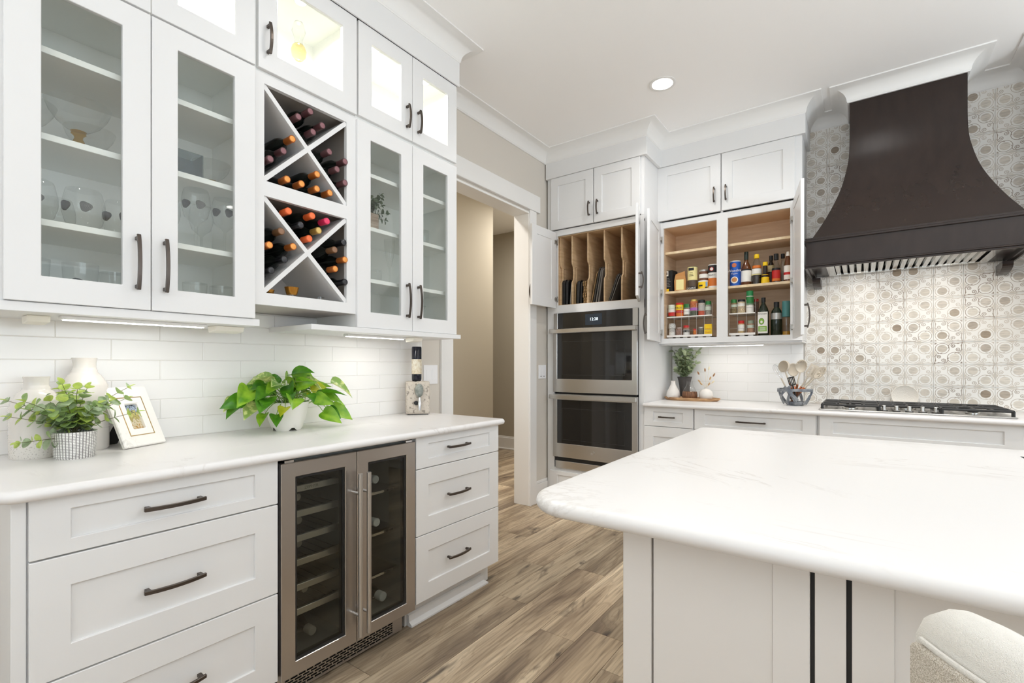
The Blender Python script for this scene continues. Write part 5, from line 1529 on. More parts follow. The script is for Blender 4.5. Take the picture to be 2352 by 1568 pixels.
def photo_mat():
    m = mat('autumn_photo', (.5, .4, .3), .25); n, l = nodes_of(m); b = n['Principled BSDF']
    tc = n.new('ShaderNodeTexCoord'); tx = n.new('ShaderNodeTexNoise'); tx.inputs['Scale'].default_value = 130; tx.inputs['Detail'].default_value = 5
    sp = n.new('ShaderNodeSeparateXYZ'); l.new(tc.outputs['Generated'], sp.inputs[0])
    ad = n.new('ShaderNodeMath'); ad.operation = 'MULTIPLY_ADD'; ad.inputs[1].default_value = .55; l.new(sp.outputs[2], ad.inputs[0])
    m2 = n.new('ShaderNodeMath'); m2.operation = 'MULTIPLY'; m2.inputs[1].default_value = .55; l.new(tx.outputs[0], m2.inputs[0]); l.new(m2.outputs[0], ad.inputs[2])
    cr = n.new('ShaderNodeValToRGB'); e = cr.color_ramp.elements
    e[0].position = .2; e[0].color = (*srgb(120, 84, 40), 1); e[1].position = .85; e[1].color = (*srgb(46, 50, 52), 1)
    for p_, q in ((.3, (176, 140, 84)), (.42, (206, 196, 172)), (.52, (150, 136, 78)), (.62, (196, 190, 120)), (.7, (84, 84, 76)), (.76, (176, 192, 214))):
        z = e.new(p_); z.color = (*srgb(*q), 1)
    l.new(tc.outputs['Object'], tx.inputs['Vector']); l.new(ad.outputs[0], cr.inputs[0]); l.new(cr.outputs[0], b.inputs['Base Color']); return m
MB().fbox(FF, .056, .109, .070, .172, -.0143, -.0135).build('photograph', photo_mat(), c)
mb = MB(); mb.prism([(.06, .0), (.105, 0), (.105, .16), (.06, .16)], FF, -.019, -.0165); mb.build('backboard', BLACKM, c)
q0 = B0 + ux * .0825 + up * .155 - fn * .018; foot = Vector((B0.x, B0.y, CT + .001)) + ux * .0825 - nn * .165
sd = ux * .022; mb = MB(); b = mb.pts([q0 - sd, q0 + sd, foot + sd * 1.25, foot - sd * 1.25, q0 - sd - fn * .003, q0 + sd - fn * .003, foot + sd * 1.25 + nn * -.004, foot - sd * 1.25 + nn * -.004])
for q in ((0, 1, 2, 3), (4, 5, 6, 7), (0, 1, 5, 4), (1, 2, 6, 5), (2, 3, 7, 6), (3, 0, 4, 7)): mb.face([b + k for k in q])
mb.build('easel_leg', mat('black_velvet', (.015, .014, .014), .9), c)

# stone drinks dispenser with an upturned bottle
c = thing('stone_dispenser', (-2.21, 2.06, CT), 'rough granite block drinks dispenser with a chrome tap', 'drink dispenser')
GRAN = noise_col(mat('rough_granite', srgb(196, 186, 172), .9), srgb(132, 122, 112), srgb(204, 194, 181), 55, 5, (1, 1, 1), .32, .46)
add_bump(GRAN, 120, 1.0, .006, detail=4)
FS = frame((-2.21, 2.06), 50)
mb = MB(); rs = random.Random(3)
mb.fbox(FS, -.07, .07, CT + .004, CT + .20, -.06, .06)
st = mb.build('granite_block', GRAN, c)
bm = bmesh.new(); bm.from_mesh(st.data)
bmesh.ops.subdivide_edges(bm, edges=bm.edges, cuts=9, use_grid_fill=True)
bmesh.ops.smooth_vert(bm, verts=bm.verts, factor=.5, use_axis_x=True, use_axis_y=True, use_axis_z=True)
for v in bm.verts:
    k = .0022
    if v.co.z > .012: v.co += Vector((rs.uniform(-k, k), rs.uniform(-k, k), rs.uniform(-k, k)))
bm.to_mesh(st.data); bm.free(); st.data.shade_smooth()
MB().fbox(FS, -.062, .062, CT, CT + .005, -.052, .052).build('felt_pad', BLACKM, c)
MB().lathe([(.012, 0), (.012, .004)], FS(.0, CT + .066, .0), 14, 'Z')
tp = MB().tube([FS(.008, CT + .072, .05), FS(.008, CT + .072, .085)], .010, 14).tube([FS(.008, CT + .105, .08), FS(.008, CT + .085, .082), FS(.008, CT + .06, .084), FS(.008, CT + .03, .086)], [.006, .009, .0095, .008], 14).build('tap', CHROME, c, smooth=50)
mb = MB(); mb.sphere((0, 0, 0), .03, 18, 12, (.85, .5, 1.35)); mb.xform(Matrix.Translation(Vector(FS(.006, CT + .148, .072))) @ Matrix.Rotation(R(50), 4, 'Z'))
mb.build('pebble_handle', noise_col(mat('grey_pebble', srgb(138, 142, 136), .55), srgb(112, 118, 112), srgb(156, 158, 152), 40, 4), c, smooth=80)
mb = MB().tube([FS(-.012, CT + .072, .0575), FS(-.012, CT + .072, .0655)], .013, 16); mb.build('tap_rosette', BLACKM, c)
bc = FS(-.005, CT + .2, -.005)
c = thing('upturned_bottle', bc, 'upturned dark bottle with a cream label standing in the granite block', 'bottle')
MB().lathe([(.012, -.012), (.024, -.004), (.0295, .012), (.030, .05), (.030, .205), (.028, .212), (0, .208)], bc, 28).build('glass_body', mat('blue_black_glass', (.008, .010, .02), .07), c, smooth=40)
MB().lathe([(.0304, .045), (.0306, .046), (.0306, .135), (.0304, .136)], bc, 28).build('paper_label', noise_col(mat('cream_label', srgb(226, 218, 200), .6), srgb(206, 190, 162), srgb(232, 226, 210), 60, 3), c, smooth=60)

# small plant in a wooden box inside the glass cabinet by the doorway
pc = (-2.09, 1.59, 1.9152)
c = thing('boxed_plant', pc, 'small eucalyptus in a weathered wood box inside the glass cabinet', 'potted plant')
WOODG = noise_col(mat('weathered_wood', srgb(150, 132, 116), .8), srgb(128, 110, 96), srgb(176, 160, 144), 12, 4, (1, 1, 8))
MB().box(pc[0] - .045, pc[0] + .045, pc[1] - .045, pc[1] + .045, pc[2], pc[2] + .085).build('wooden_box', WOODG, c, bev=.002)
EUCD = [leaf_mesh('cabinet_leaf_mesh', ROUND, .25, .12, leafmat('cabinet_plant_leaf', srgb(62, 76, 58), srgb(118, 132, 108), 1.4))] * 2
r5 = random.Random(4)
sprig_plant(c, (pc[0], pc[1], pc[2] + .08), [(.05 * math.cos(k), .075 * math.sin(k) + .012, .05 + .06 * ((k * 37) % 10) / 10) for k in range(13)] + [(.05, .09, .0), (.04, .085, -.03), (.06, .05, .03)], 6, .036, EUCD, r5, (1, 1))

# ================================================================== BOTTLES IN THE WINE COOLER
def lying_bottle(x1, y, z, L, r, neck, m, cap, label, nm='cooler_bottle'):
    """bottle lying in the cooler, its neck towards the door"""
    t = thing(nm, (x1 - L, y, z), label, 'bottle', 'bottles in the wine cooler')
    MB().lathe([(0, 0), (r - .003, 0), (r, .004), (r, L * .62), (r * .8, L * .70), (neck * 1.2, L * .80), (neck, L * .84), (neck, L * .975), (0, L * .975)], (x1 - L, y, z), 20, 'X').build('glass_body', m, t, smooth=40)
    MB().lathe([(neck * 1.12, L * .86), (neck * 1.15, L * .99), (neck, L), (0, L)], (x1 - L, y, z), 18, 'X').build('cap', cap, t, smooth=40)
    return t
CLEARB = clear('clear_plastic_bottle', (.82, .84, .84), 1.4, .05)
GREYCAP = mat('white_cap', srgb(226, 226, 226), .4); PALECAP = mat('pale_metal_cap', srgb(176, 168, 158), .35, .3); REDCAP = mat('red_cap', srgb(150, 44, 40), .4)
SMOKEB = clear('smoky_bottle', (.55, .56, .54), 1.5, .04)
xb = XF - .10
lying_bottle(xb - .02, 1.395, .659 + .042, .27, .040, .016, CLEARB, GREYCAP, 'clear water bottle with a white cap on the top glass shelf of the cooler')
lying_bottle(xb, 1.385, .479 + .036, .28, .034, .016, SMOKEB, GREYCAP, 'bottle with a pale ringed cap on the middle glass shelf of the cooler')
lying_bottle(xb, 1.42, .135 + .037, .28, .035, .018, SMOKEB, GREYCAP, 'bottle with a white cap at the foot of the right cooler door')
lying_bottle(xb - .02, 1.04, .764 + .024, .26, .022, .012, SMOKEB, PALECAP, 'small bottle above the first shelf of the left cooler door')
for k, (z, y, cap, nm) in enumerate(((.658, 1.03, PALECAP, 'second'), (.566, 1.035, PALECAP, 'third'), (.476, 1.035, PALECAP, 'fourth'), (.292, 1.06, PALECAP, 'sixth'))):
    lying_bottle(xb - .03, y, z + .013 + .0305, .28, .030, .013, SMOKEB, cap, 'smoky bottle lying on the %s shelf of the left cooler door' % nm)
lying_bottle(xb - .03, .955, .292 + .013 + .0305, .28, .030, .013, DARKGLASS, REDCAP, 'bottle with a red cap on the sixth cooler shelf')
lying_bottle(xb, 1.075, .135 + .037, .29, .035, .015, DARKGLASS, PALECAP, 'dark bottle with a bronze cap at the foot of the left cooler door')
lying_bottle(xb, .96, .135 + .037, .29, .035, .015, DARKGLASS, PALECAP, 'dark bottle in the lower left corner of the cooler')

# ================================================================== TRAYS IN THE OVEN TOWER
def tray(u, w_, z1, lean, m, label, n0=-.06, n1=-.46, rim=.004, wavy=False):
    """baking tray standing on edge in a slot; u its foot, lean its sideways lean"""
    t = 1.7535; mb = MB(); hh = z1 - t
    def G(a, z, n): return FT(u + n + lean * (z - t) / hh, z, a)
    r_ = .03
    out = [(n0, t), (n0, z1 - r_), (n0 - r_ * .3, z1 - r_ * .3), (n0 - r_, z1), (n1 + r_, z1), (n1, z1 - r_), (n1, t)]
    mb.prism(out, G, -w_ / 2, w_ / 2)
    ins = .018
    mb.prism([(n0 + rim, t), (n0 + rim, z1 - r_ + rim), (n0 - r_ + rim, z1 + rim), (n1 + r_ - rim, z1 + rim), (n1 - rim, z1 - r_), (n1 - rim, t)], G, w_ / 2 - .002, w_ / 2 + .0015)
    return solo('baking_tray', mb, m, label, 'baking tray', 'baking trays in the oven tower', origin=FT(u, t, (n0 + n1) / 2), bev=.001)
TB = mat('black_bakeware', (.012, .012, .012), .3); TG = mat('grey_bakeware', srgb(112, 108, 104), .4, .5); TGD = mat('dark_grey_bakeware', srgb(78, 75, 72), .4, .5); TA = mat('bare_aluminium_tray', srgb(190, 186, 178), .35, .7); TC = mat('champagne_bakeware', srgb(168, 138, 98), .35, .6)
tray(-2.188, .030, 1.985, .006, TB, 'thick black roasting pan in the first tray slot')
tray(-2.150, .024, 1.982, .004, TB, 'black baking tray with a pale edge in the first tray slot')
tray(-2.115, .006, 1.97, .014, TA, 'thin aluminium sheet leaning in the first tray slot')
tray(-2.068, .010, 1.955, .006, TC, 'champagne-coloured baking tray beside the first divider')
tray(-2.038, .026, 1.965, .008, TB, 'thick black muffin pan in the second tray slot')
tray(-2.008, .014, 1.955, .006, TB, 'black baking tray in the middle of the second slot')
for k, u in enumerate((-1.981, -1.962)):
    # fluted loaf pans seen from the side
    mb = MB(); t = 1.7535
    for q in range(4):
        z0 = t + .05 * q
        mb.prism([(-.07, z0), (-.062, z0 + .012), (-.07, z0 + .025), (-.062, z0 + .037), (-.07, z0 + .05), (-.36, z0 + .05), (-.36, z0)], lambda a, z, n: FT(u + n + .005 * math.sin((z - t) * 62), z, a), -.006, .006)
    solo('fluted_pan', mb, TC, 'champagne fluted pan, %s of the two beside the second divider' % ('left', 'right')[k], 'baking pan', 'fluted pans in the oven tower', origin=FT(u, t, -.2))
tray(-1.905, .007, 2.03, .055, TC, 'pale champagne cookie sheet leaning in the third slot')
tray(-1.885, .010, 2.06, .060, TGD, 'tall dark grey cookie sheet leaning in the third slot')
tray(-1.862, .012, 2.058, .054, TG, 'tall mid grey cookie sheet in the third slot')
tray(-1.838, .014, 2.05, .042, TG, 'grey cookie sheet touching the third divider')
tray(-1.748, .006, 1.985, .085, TGD, 'first of three thin grey sheets leaning in the fourth slot')
tray(-1.738, .006, 1.985, .085, TG, 'middle of three thin grey sheets leaning in the fourth slot')
tray(-1.722, .008, 1.978, .088, TG, 'broad grey sheet lying against the fourth divider')
mb = MB()
mb.lathe([(0, 0), (.13, 0), (.142, .012), (.142, .016), (.128, .005), (0, .005)], (0, 0, 0), 40)
mb.xform(Matrix.Translation(Vector(FT(-1.505, 1.7535 + .143, -.24))) @ Matrix.Rotation(R(-82), 4, 'Y'))
solo('round_pan', mb, TB, 'round black pizza pan standing in the last tray slot', 'baking pan', None, origin=FT(-1.505, 1.7535, -.24), smooth=40)

# ================================================================== PANTRY GOODS
PY = 4.2
FPP = frame((0, PY), 0)
def M_(name, rgb, rough=.5, metal=0): return mat(name, srgb(*rgb), rough, metal)
BLK = M_('print_black', (26, 26, 28)); WHT = M_('print_white', (238, 236, 230)); YEL = M_('print_yellow', (246, 206, 24)); ORA = M_('print_orange', (216, 118, 44)); RED = M_('print_red', (200, 40, 36)); GRN = M_('print_green', (44, 120, 58)); BLU = M_('print_blue', (28, 92, 190)); CRM = M_('print_cream', (238, 226, 160)); KRAFT = M_('kraft_paper', (196, 142, 84), .8); PUR = M_('print_purple', (176, 104, 190)); LBL = M_('print_light_blue', (120, 164, 206)); BRN = M_('cocoa_brown', (112, 72, 50)); OLV = M_('print_leaf_green', (130, 178, 58)); TEAL = M_('teal_plastic', (66, 122, 122), .4)
JARG = clear('jar_glass', (.92, .93, .92), 1.2, .02); SOY = mat('dark_sauce', (.02, .012, .008), .1); AMB = mat('amber_vinegar', srgb(96, 54, 26), .1); GREENG = mat('dark_green_glass', (.012, .02, .010), .07); SPICE = {}
def spice(rgb):
    k = 'spice_%d_%d_%d' % rgb
    if k not in MATS: noise_col(mat(k, srgb(*rgb), .9), srgb(*[int(q * .7) for q in rgb]), srgb(*[min(255, int(q * 1.2)) for q in rgb]), 300, 2)
    return MATS[k]
PG = 'groceries in the open pantry cabinet'
def can(name, x, z, r, h, bands, label, y=PY, cat='can', lid=None, group=PG, seg=28, extra=None):
    """cylinder built from stacked coloured bands: (h0, h1, material)"""
    c = (x, y, z); t = thing(name, c, label, cat, group)
    for i, (a, b, m) in enumerate(bands):
        prof = [(0, a), (r, a), (r, b), (0, b)]
        MB().lathe([(p, q) for p, q in prof], c, seg).build('body' if i == 0 else 'label_band', m, t, smooth=40)
    if lid:
        lr, lh, lm = lid; top = bands[-1][1]
        MB().lathe([(0, top), (lr, top), (lr, top + lh - .002), (lr - .002, top + lh), (0, top + lh)], c, seg).build('lid', lm, t, smooth=40)
    return t
def bottle(name, x, z, prof, m, label, bands=(), cap=None, y=PY, group=PG, seg=28, cat='bottle', fill=None):
    c = (x, y, z); t = thing(name, c, label, cat, group)
    MB().lathe(prof, c, seg).build('body', m, t, smooth=45)
    if fill: MB().lathe(fill[0], c, seg).build('contents', fill[1], t, smooth=45)
    for r, a, b, bm_ in bands: MB().lathe([(r - .0005, a), (r, a), (r, b), (r - .0005, b)], c, seg).build('label_band', bm_, t, smooth=45)
    if cap: MB().lathe(cap[0], c, seg).build('cap', cap[1], t, smooth=45)
    return t
def print_disc(F, u, z, n, r, m, parent, name='print', sx=1.0):
    mb = MB(); b = mb.pts([F(u + r * sx * math.cos(2 * math.pi * k / 24), z + r * math.sin(2 * math.pi * k / 24), n) for k in range(24)]); mb.face([b + k for k in range(24)])
    return mb.build(name, m, parent, recalc=False)
def print_box(F, u0, u1, z0, z1, n, m, parent, name='print'):
    return MB().fbox(F, u0, u1, z0, z1, n - .0004, n).build(name, m, parent)

# -- upper shelf, left half
z = SH1
c = thing('food_box', (-1.352, PY, z), 'black cardboard food box with a yellow foot, end of the left shelf', 'box', PG)
G = frame((-1.352, PY), -8)
b = MB().fbox(G, -.042, .042, z, z + .185, -.06, .04).build('carton', BLK, c, bev=.001)
print_box(G, -.038, .012, z + .001, z + .028, .0405, YEL, c); print_box(G, -.026, .006, z + .138, z + .18, .0405, WHT, c)
for i in range(6): print_box(G, -.034, .026 - .006 * (i % 3), z + .045 + .014 * i, z + .050 + .014 * i, .0404, M_('print_grey', (120, 120, 120)), c)
print_box(G, -.018, -.002, z + .148, z + .172, .0408, BLK, c)
c = thing('paper_bag', (-1.262, PY, z), 'folded kraft paper food bag with a cream label', 'bag', PG)
G = frame((-1.262, PY), 12)
mb = MB(); mb.prism([(-.045, z), (.045, z), (.048, z + .09), (.04, z + .135), (-.04, z + .135), (-.048, z + .09)], G, -.03, .03); mb.build('bag', KRAFT, c, bev=.004)
MB().prism([(-.04, z + .135), (.04, z + .135), (.038, z + .172), (-.036, z + .15)], G, -.010, .012).build('folded_top', KRAFT, c)
print_box(G, -.032, .03, z + .012, z + .10, .0306, CRM, c, 'paper_label')
can('pepper_tin', -1.160, z, .040, .19, [(0, .03, BLK), (.03, .085, M_('peppercorn_print', (84, 68, 56))), (.085, .196, CRM)], 'yellow and black tall box of coarse ground pepper', lid=(.040, .004, BLK), cat='tin')
t_ = bpy.data.objects[[o.name for o in COL.objects if o.name.startswith('pepper_tin')][-1]]
text('coarse_lettering', 'COARSE', .020, FPP, -1.160, z + .016, .0407, WHT, t_)
print_box(FPP, -1.182, -1.138, z + .165, z + .187, .0406, BLK, t_)
for i in range(3): print_box(FPP, -1.178 + .003 * i, -1.142 - .003 * i, z + .118 + .012 * i, z + .123 + .012 * i, .0402, M_('print_olive', (120, 108, 60)), t_)
can('food_tub', -1.070, z, .043, .07, [(0, .062, YEL)], 'yellow and blue tub with a white lid under the cocoa jar', lid=(.044, .010, WHT), cat='tub')
t_ = [o for o in COL.objects if o.name.startswith('food_tub')][-1]
print_box(FPP, -1.045, -1.030, z + .02, z + .058, .0375, LBL, t_); print_box(FPP, -1.06, -1.03, z + .002, z + .016, .038, BLK, t_); print_box(FPP, -1.096, -1.068, z + .024, z + .036, .0436, BLK, t_)
can('cocoa_jar', -1.070, z + .0722, .036, .10, [(0, .022, BRN), (.022, .055, WHT), (.055, .076, BRN)], 'glass jar of brown cocoa with a white label on the yellow tub', lid=(.033, .016, M_('silver_lid', (190, 190, 186), .35, .6)), cat='jar')
can('panko_can', -.992, z, .041, .2, [(0, .02, WHT), (.02, .085, ORA), (.085, .13, WHT), (.13, .19, BLK)], 'tall orange, white and black can of panko half behind the frame', lid=(.041, .008, WHT))
t_ = [o for o in COL.objects if o.name.startswith('panko_can')][-1]
text('panko_lettering', 'PANKO', .017, FPP, -.997, z + .108, .0417, M_('print_dark_grey', (70, 70, 70)), t_); print_disc(FPP, -.997, z + .158, .0417, .016, RED, t_); print_disc(FPP, -.997, z + .158, .0419, .012, WHT, t_)
# -- upper shelf, right half
can('flour_canister', -.826, z, .040, .205, [(0, .197, BLU)], 'blue flour canister with white and orange print', lid=(.0405, .008, WHT), cat='canister')
t_ = [o for o in COL.objects if o.name.startswith('flour_canister')][-1]
text('flour_lettering', 'Wondra', .030, FPP, -.826, z + .124, .0412, WHT, t_); print_disc(FPP, -.826, z + .168, .0410, .017, ORA, t_); text('gold_lettering', 'GOLD', .011, FPP, -.826, z + .168, .0414, BLU, t_)
print_disc(FPP, -.824, z + .05, .0410, .027, WHT, t_); print_disc(FPP, -.824, z + .052, .0413, .019, M_('print_soup', (206, 140, 78)), t_); text('flour_lettering_small', 'Quick-Mixing\nFlour', .009, FPP, -.826, z + .097, .0412, WHT, t_)
bottle('vinegar_bottle', -.745, z, [(0, 0), (.036, 0), (.038, .005), (.038, .115), (.034, .145), (.018, .185), (.0145, .195), (.0145, .215)], AMB, 'tall amber bottle with a large white label and dark green cap', [(.0385, .03, .125, WHT), (.0387, .118, .128, BLK)], ([(.0155, .205), (.0155, .268), (.014, .270), (0, .270)], M_('dark_green_cap', (24, 40, 36))))
bottle('sauce_bottle', -.670, z, [(0, 0), (.034, 0), (.035, .006), (.035, .07), (.031, .10), (.030, .14), (.026, .18), (.015, .205), (.015, .215)], JARG, 'soy sauce bottle with a yellow cap and cream band', [(.0355, .075, .083, CRM), (.0345, .085, .125, WHT), (.0315, .13, .15, ORA)], ([(.017, .208), (.0185, .212), (.0185, .236), (.016, .24), (0, .24)], YEL), fill=([(0, .002), (.0335, .002), (.0345, .07), (.0305, .10), (.03, .12), (0, .12)], SOY))
bottle('seasoning_bottle', -.607, z, [(0, 0), (.028, 0), (.029, .004), (.026, .05), (.0165, .085), (.0155, .13), (.013, .15)], SOY, 'small seasoning bottle with yellow cap and yellow label', [(.0292, .004, .028, YEL), (.0275, .028, .05, YEL), (.0215, .05, .072, YEL)], ([(.0165, .14), (.0175, .142), (.0175, .168), (0, .17)], YEL), y=PY - .02)
bottle('dark_sauce_bottle', -.578, z, [(0, 0), (.025, 0), (.026, .004), (.026, .12), (.02, .16), (.0115, .18), (.0115, .21)], SOY, 'dark sauce bottle with a gold leaf label behind the small yellow bottle', [(.0264, .10, .15, M_('gold_leaf_print', (196, 176, 130))), (.0264, .02, .09, M_('print_brown', (80, 60, 46)))], ([(.0135, .19), (.0135, .228), (0, .23)], BLK), y=PY + .06)
bottle('hot_sauce_bottle', -.535, z, [(0, 0), (.028, 0), (.029, .004), (.029, .11), (.026, .13), (.014, .165), (.0135, .19)], JARG, 'sauce bottle with a red label and black cap', [(.0294, .015, .115, RED), (.0297, .098, .115, BLK), (.0297, .015, .035, ORA)], ([(.0165, .18), (.0165, .226), (0, .228)], BLK), fill=([(0, .002), (.0275, .002), (.028, .1), (0, .1)], AMB))
bottle('pale_sauce_bottle', -.498, z, [(0, 0), (.022, 0), (.023, .004), (.023, .12), (.011, .18), (.011, .21)], JARG, 'clear bottle with a black cap behind the red-label bottle', [(.0234, .03, .1, M_('print_taupe', (150, 136, 120)))], ([(.0135, .2), (.0135, .234), (0, .236)], BLK), y=PY + .07)
bottle('marinade_bottle', -.456, z, [(0, 0), (.027, 0), (.028, .004), (.028, .11), (.022, .15), (.0125, .195), (.0125, .205)], AMB, 'brown bottle with white label and white cap at the right end of the shelf', [(.0284, .02, .125, WHT), (.0287, .055, .075, RED)], ([(.014, .198), (.014, .215), (.011, .217), (.009, .232), (0, .234)], WHT))
# -- spice racks: wire frames with sliding rails
WIRE = M_('rack_chrome_wire', (170, 168, 164), .3, .8); RAIL = M_('rack_white_rail', (236, 234, 230), .4)
def spice_rack(x0, x1, label, n):
    z = SH0; c = thing('spice_rack', ((x0 + x1) / 2, PY, z), label, 'spice rack', 'pull-out spice racks')
    y0, y1 = 4.125, 4.36; zm = z + .178
    for zz in (z + .012, zm):
        r_ = MB().box(x0, x1, y0 - .004, y0, zz, zz + (.017 if zz < z + .1 else .008)).build('front_rail', RAIL, c)
        MB().box(x0, x1, y0, y1, zz, zz + .003).build('tray', RAIL if zz > z + .1 else WIRE, c)
    k = (x1 - x0) / n
    for i in range(n + 1):
        x = x0 + k * i
        mb = MB().tube([(x, y0 - .002, z + .012), (x, y0 - .002, z + .285)], .0012, 5)
        mb.tube([(x, y0 - .002, z + .285), (x, y1, z + .285)], .0012, 5)
        mb.build('wire_upright', WIRE, c)
    for zz in (z + .065, z + .225, z + .255): MB().tube([(x0, y0 - .002, zz), (x1, y0 - .002, zz)], .001, 5).build('wire_bar', WIRE, c)
    for i in range(n):
        xx = x0 + k * (i + .5)
        MB().box(xx - k * .28, xx + k * .28, y0 - .001, y0 + .012, z, z + .011).build('slide_foot', WIRE, c)
    return c
spice_rack(-1.352, -.985, 'white and wire spice rack in the left pantry half', 6)
spice_rack(-.857, -.668, 'short white and wire spice rack in the right pantry half', 3)
SG = 'spice jars in the pantry racks'
ZU, ZL = SH0 + .1815, SH0 + .0155
def jar(x, z, r, h, col, capcol, label, lab=None, y=4.17, caph=.022, capr=None, labs=()):
    t = can('spice_jar', x, z, r, h, [(0, h, spice(col))], label, y=y, lid=(capr or r * .92, caph, capcol), cat='spice jar', group=SG, seg=22)
    for a, b, m in ([lab] if lab else []) + list(labs):
        MB().lathe([(r, a), (r + .0006, a), (r + .0006, b), (r, b)], (x, y, z), 22).build('label_band', m, t, smooth=45)
    return t
can('spice_tin', -1.322, ZU, .030, .1, [(0, .012, GRN), (.012, .045, RED), (.045, .07, WHT), (.07, .104, M_('print_pale_green', (216, 222, 206)))], 'small red, white and green tin at the left end of the top rack row', y=4.165, lid=(.030, .005, WHT), cat='spice tin', group=SG, seg=22)
can('spice_tin', -1.256, ZU, .031, .12, [(0, .035, ORA), (.035, .06, RED), (.06, .104, YEL), (.104, .118, RED)], 'yellow and red taco seasoning canister in the top rack row', y=4.165, lid=(.031, .004, RED), cat='spice tin', group=SG, seg=22)
t_ = [o for o in COL.objects if o.name.startswith('spice_tin')][-1]; text('taco_lettering', 'TACO', .020, FPP, -1.256, ZU + .078, .0668, BLK, t_)
jar(-1.198, ZU, .026, .075, (120, 100, 80), GRN, 'spice jar with a green cap and white label, top row third from left', (.02, .066, WHT), caph=.034)
jar(-1.140, ZU, .031, .125, (188, 110, 70), M_('gold_cap', (206, 180, 96), .35, .3), 'tall spice jar with a gold cap and purple band', None, labs=((.05, .072, PUR), (.004, .048, M_('herb_print', (84, 92, 74)))), caph=.018, capr=.024)
jar(-1.078, ZU, .027, .108, (186, 176, 166), BLK, 'two-tone grinder jar with a black cap, top row second from right', None, labs=((.004, .042, M_('paprika_print', (190, 84, 58))), (.05, .09, M_('speckled_print', (180, 178, 172)))), caph=.026, capr=.027)
jar(-1.025, ZU, .024, .09, (150, 146, 136), GRN, 'herb jar with a green cap at the right end of the left top row', (.045, .075, M_('label_pale_green', (196, 206, 190))), caph=.030)
jar(-1.16, ZU, .016, .12, (170, 170, 168), WHT, 'slim jar with a white cap at the back of the top row', None, y=4.26, caph=.02)
jar(-1.322, ZL, .028, .06, (200, 198, 192), M_('frosted_lid', (190, 188, 184), .5), 'short jar with a frosted lid, bottom row left end', (.01, .04, WHT), caph=.014)
jar(-1.322, ZL + .0745, .030, .03, (206, 206, 202), M_('frosted_lid', (190, 188, 184), .5), 'flat frosted tub stacked on the bottom left jar', None, caph=.012)
jar(-1.262, ZL, .029, .07, (150, 120, 108), M_('clear_wrap', (176, 160, 150), .3), 'bagged pink spice in the bottom rack row', None, caph=.012, capr=.02)
jar(-1.202, ZL, .026, .075, (150, 120, 100), RED, 'spice jar with a red and white lid in the bottom row', (.006, .06, WHT), labs=((.036, .058, BLK),), caph=.020)
jar(-1.132, ZL, .016, .05, (206, 120, 60), RED, 'tiny orange jar with a red cap in the bottom row', None, caph=.014)
jar(-1.082, ZL, .024, .065, (116, 112, 100), M_('silver_lid', (190, 190, 186), .35, .6), 'grey herb jar with a silver lid in the bottom row', None, caph=.012)
c = thing('mustard_tin', (-1.022, 4.165, ZL), 'bright yellow square mustard tin, bottom row right end', 'tin', SG)
G = frame((-1.022, 4.165), 0); MB().fbox(G, -.030, .030, ZL, ZL + .088, -.02, .02).build('body', YEL, c, bev=.002)
MB().fbox(G, -.029, .029, ZL + .088, ZL + .096, -.019, .019).build('lid', YEL, c, bev=.002); text('mustard_lettering', 'Mustard', .013, G, 0, ZL + .03, .0204, RED, c); text('mustard_lettering_top', "Colman's", .012, G, 0, ZL + .058, .0204, RED, c)
jar(-.830, ZU, .023, .09, (132, 116, 84), GRN, 'herb jar with a dark green cap, top row of the short rack', (.055, .075, M_('label_pale_green', (196, 206, 190))), caph=.028)
jar(-.775, ZU, .026, .095, (206, 188, 156), BLK, 'sesame jar with a black lid, top row of the short rack', (.06, .082, WHT), caph=.018, capr=.027)
jar(-.714, ZU, .027, .135, (206, 202, 196), M_('bright_green_cap', (36, 132, 74)), 'tall canister with a big green cap in the short rack', (.004, .06, WHT), labs=((.068, .13, GRN),), caph=.042)
jar(-.684, ZU, .018, .10, (120, 100, 84), RED, 'dark jar with a red cap at the back of the short rack', None, y=4.27, caph=.022)
jar(-.776, ZL, .024, .088, (196, 170, 120), RED, 'spice jar with a bright red cap in the bottom of the short rack', (.03, .08, WHT), caph=.024)
jar(-.708, ZL, .025, .085, (176, 138, 112), M_('sage_cap', (140, 152, 132)), 'square-shouldered jar with a sage cap in the short rack', (.05, .075, M_('label_pale_green', (196, 206, 190))), caph=.024)
# -- oils
z = SH0
c = bottle('avocado_oil_bottle', -.618, z, [(0, 0), (.034, 0), (.037, .004), (.037, .19), (.030, .215), (.016, .245), (.0135, .255), (.0135, .285)], GREENG, 'dark green oil bottle with an avocado on its white label', (), ([(.015, .262), (.0155, .297), (0, .299)], BLK), y=4.17)
G = frame((-.618, 4.17), 0)
MB().fbox(G, -.034, .034, z + .02, z + .185, .0355, .0385).build('paper_label', WHT, c)
text('oil_lettering', 'Chosen', .020, G, -.003, z + .170, .0389, BLK, c); print_disc(G, -.008, z + .112, .0388, .025, M_('avocado_skin', (60, 92, 40)), c, sx=.78); print_disc(G, -.008, z + .112, .0390, .022, OLV, c, sx=.78); print_disc(G, -.008, z + .108, .0392, .010, WHT, c, sx=.8)
print_box(G, -.03, .028, z + .035, z + .075, .0389, OLV, c)
for i in range(3): print_box(G, -.022, .02, z + .043 + .009 * i, z + .047 + .009 * i, .0393, WHT, c)
bottle('olive_oil_bottle', -.530, z, [(0, 0), (.036, 0), (.039, .005), (.039, .16), (.034, .19), (.018, .215), (.0165, .225)], GREENG, 'large dark oil bottle with a silver band', [(.0394, .125, .172, M_('silver_band', (190, 188, 184), .3, .6))], ([(.0185, .218), (.0185, .258), (0, .26)], BLK), y=4.18)
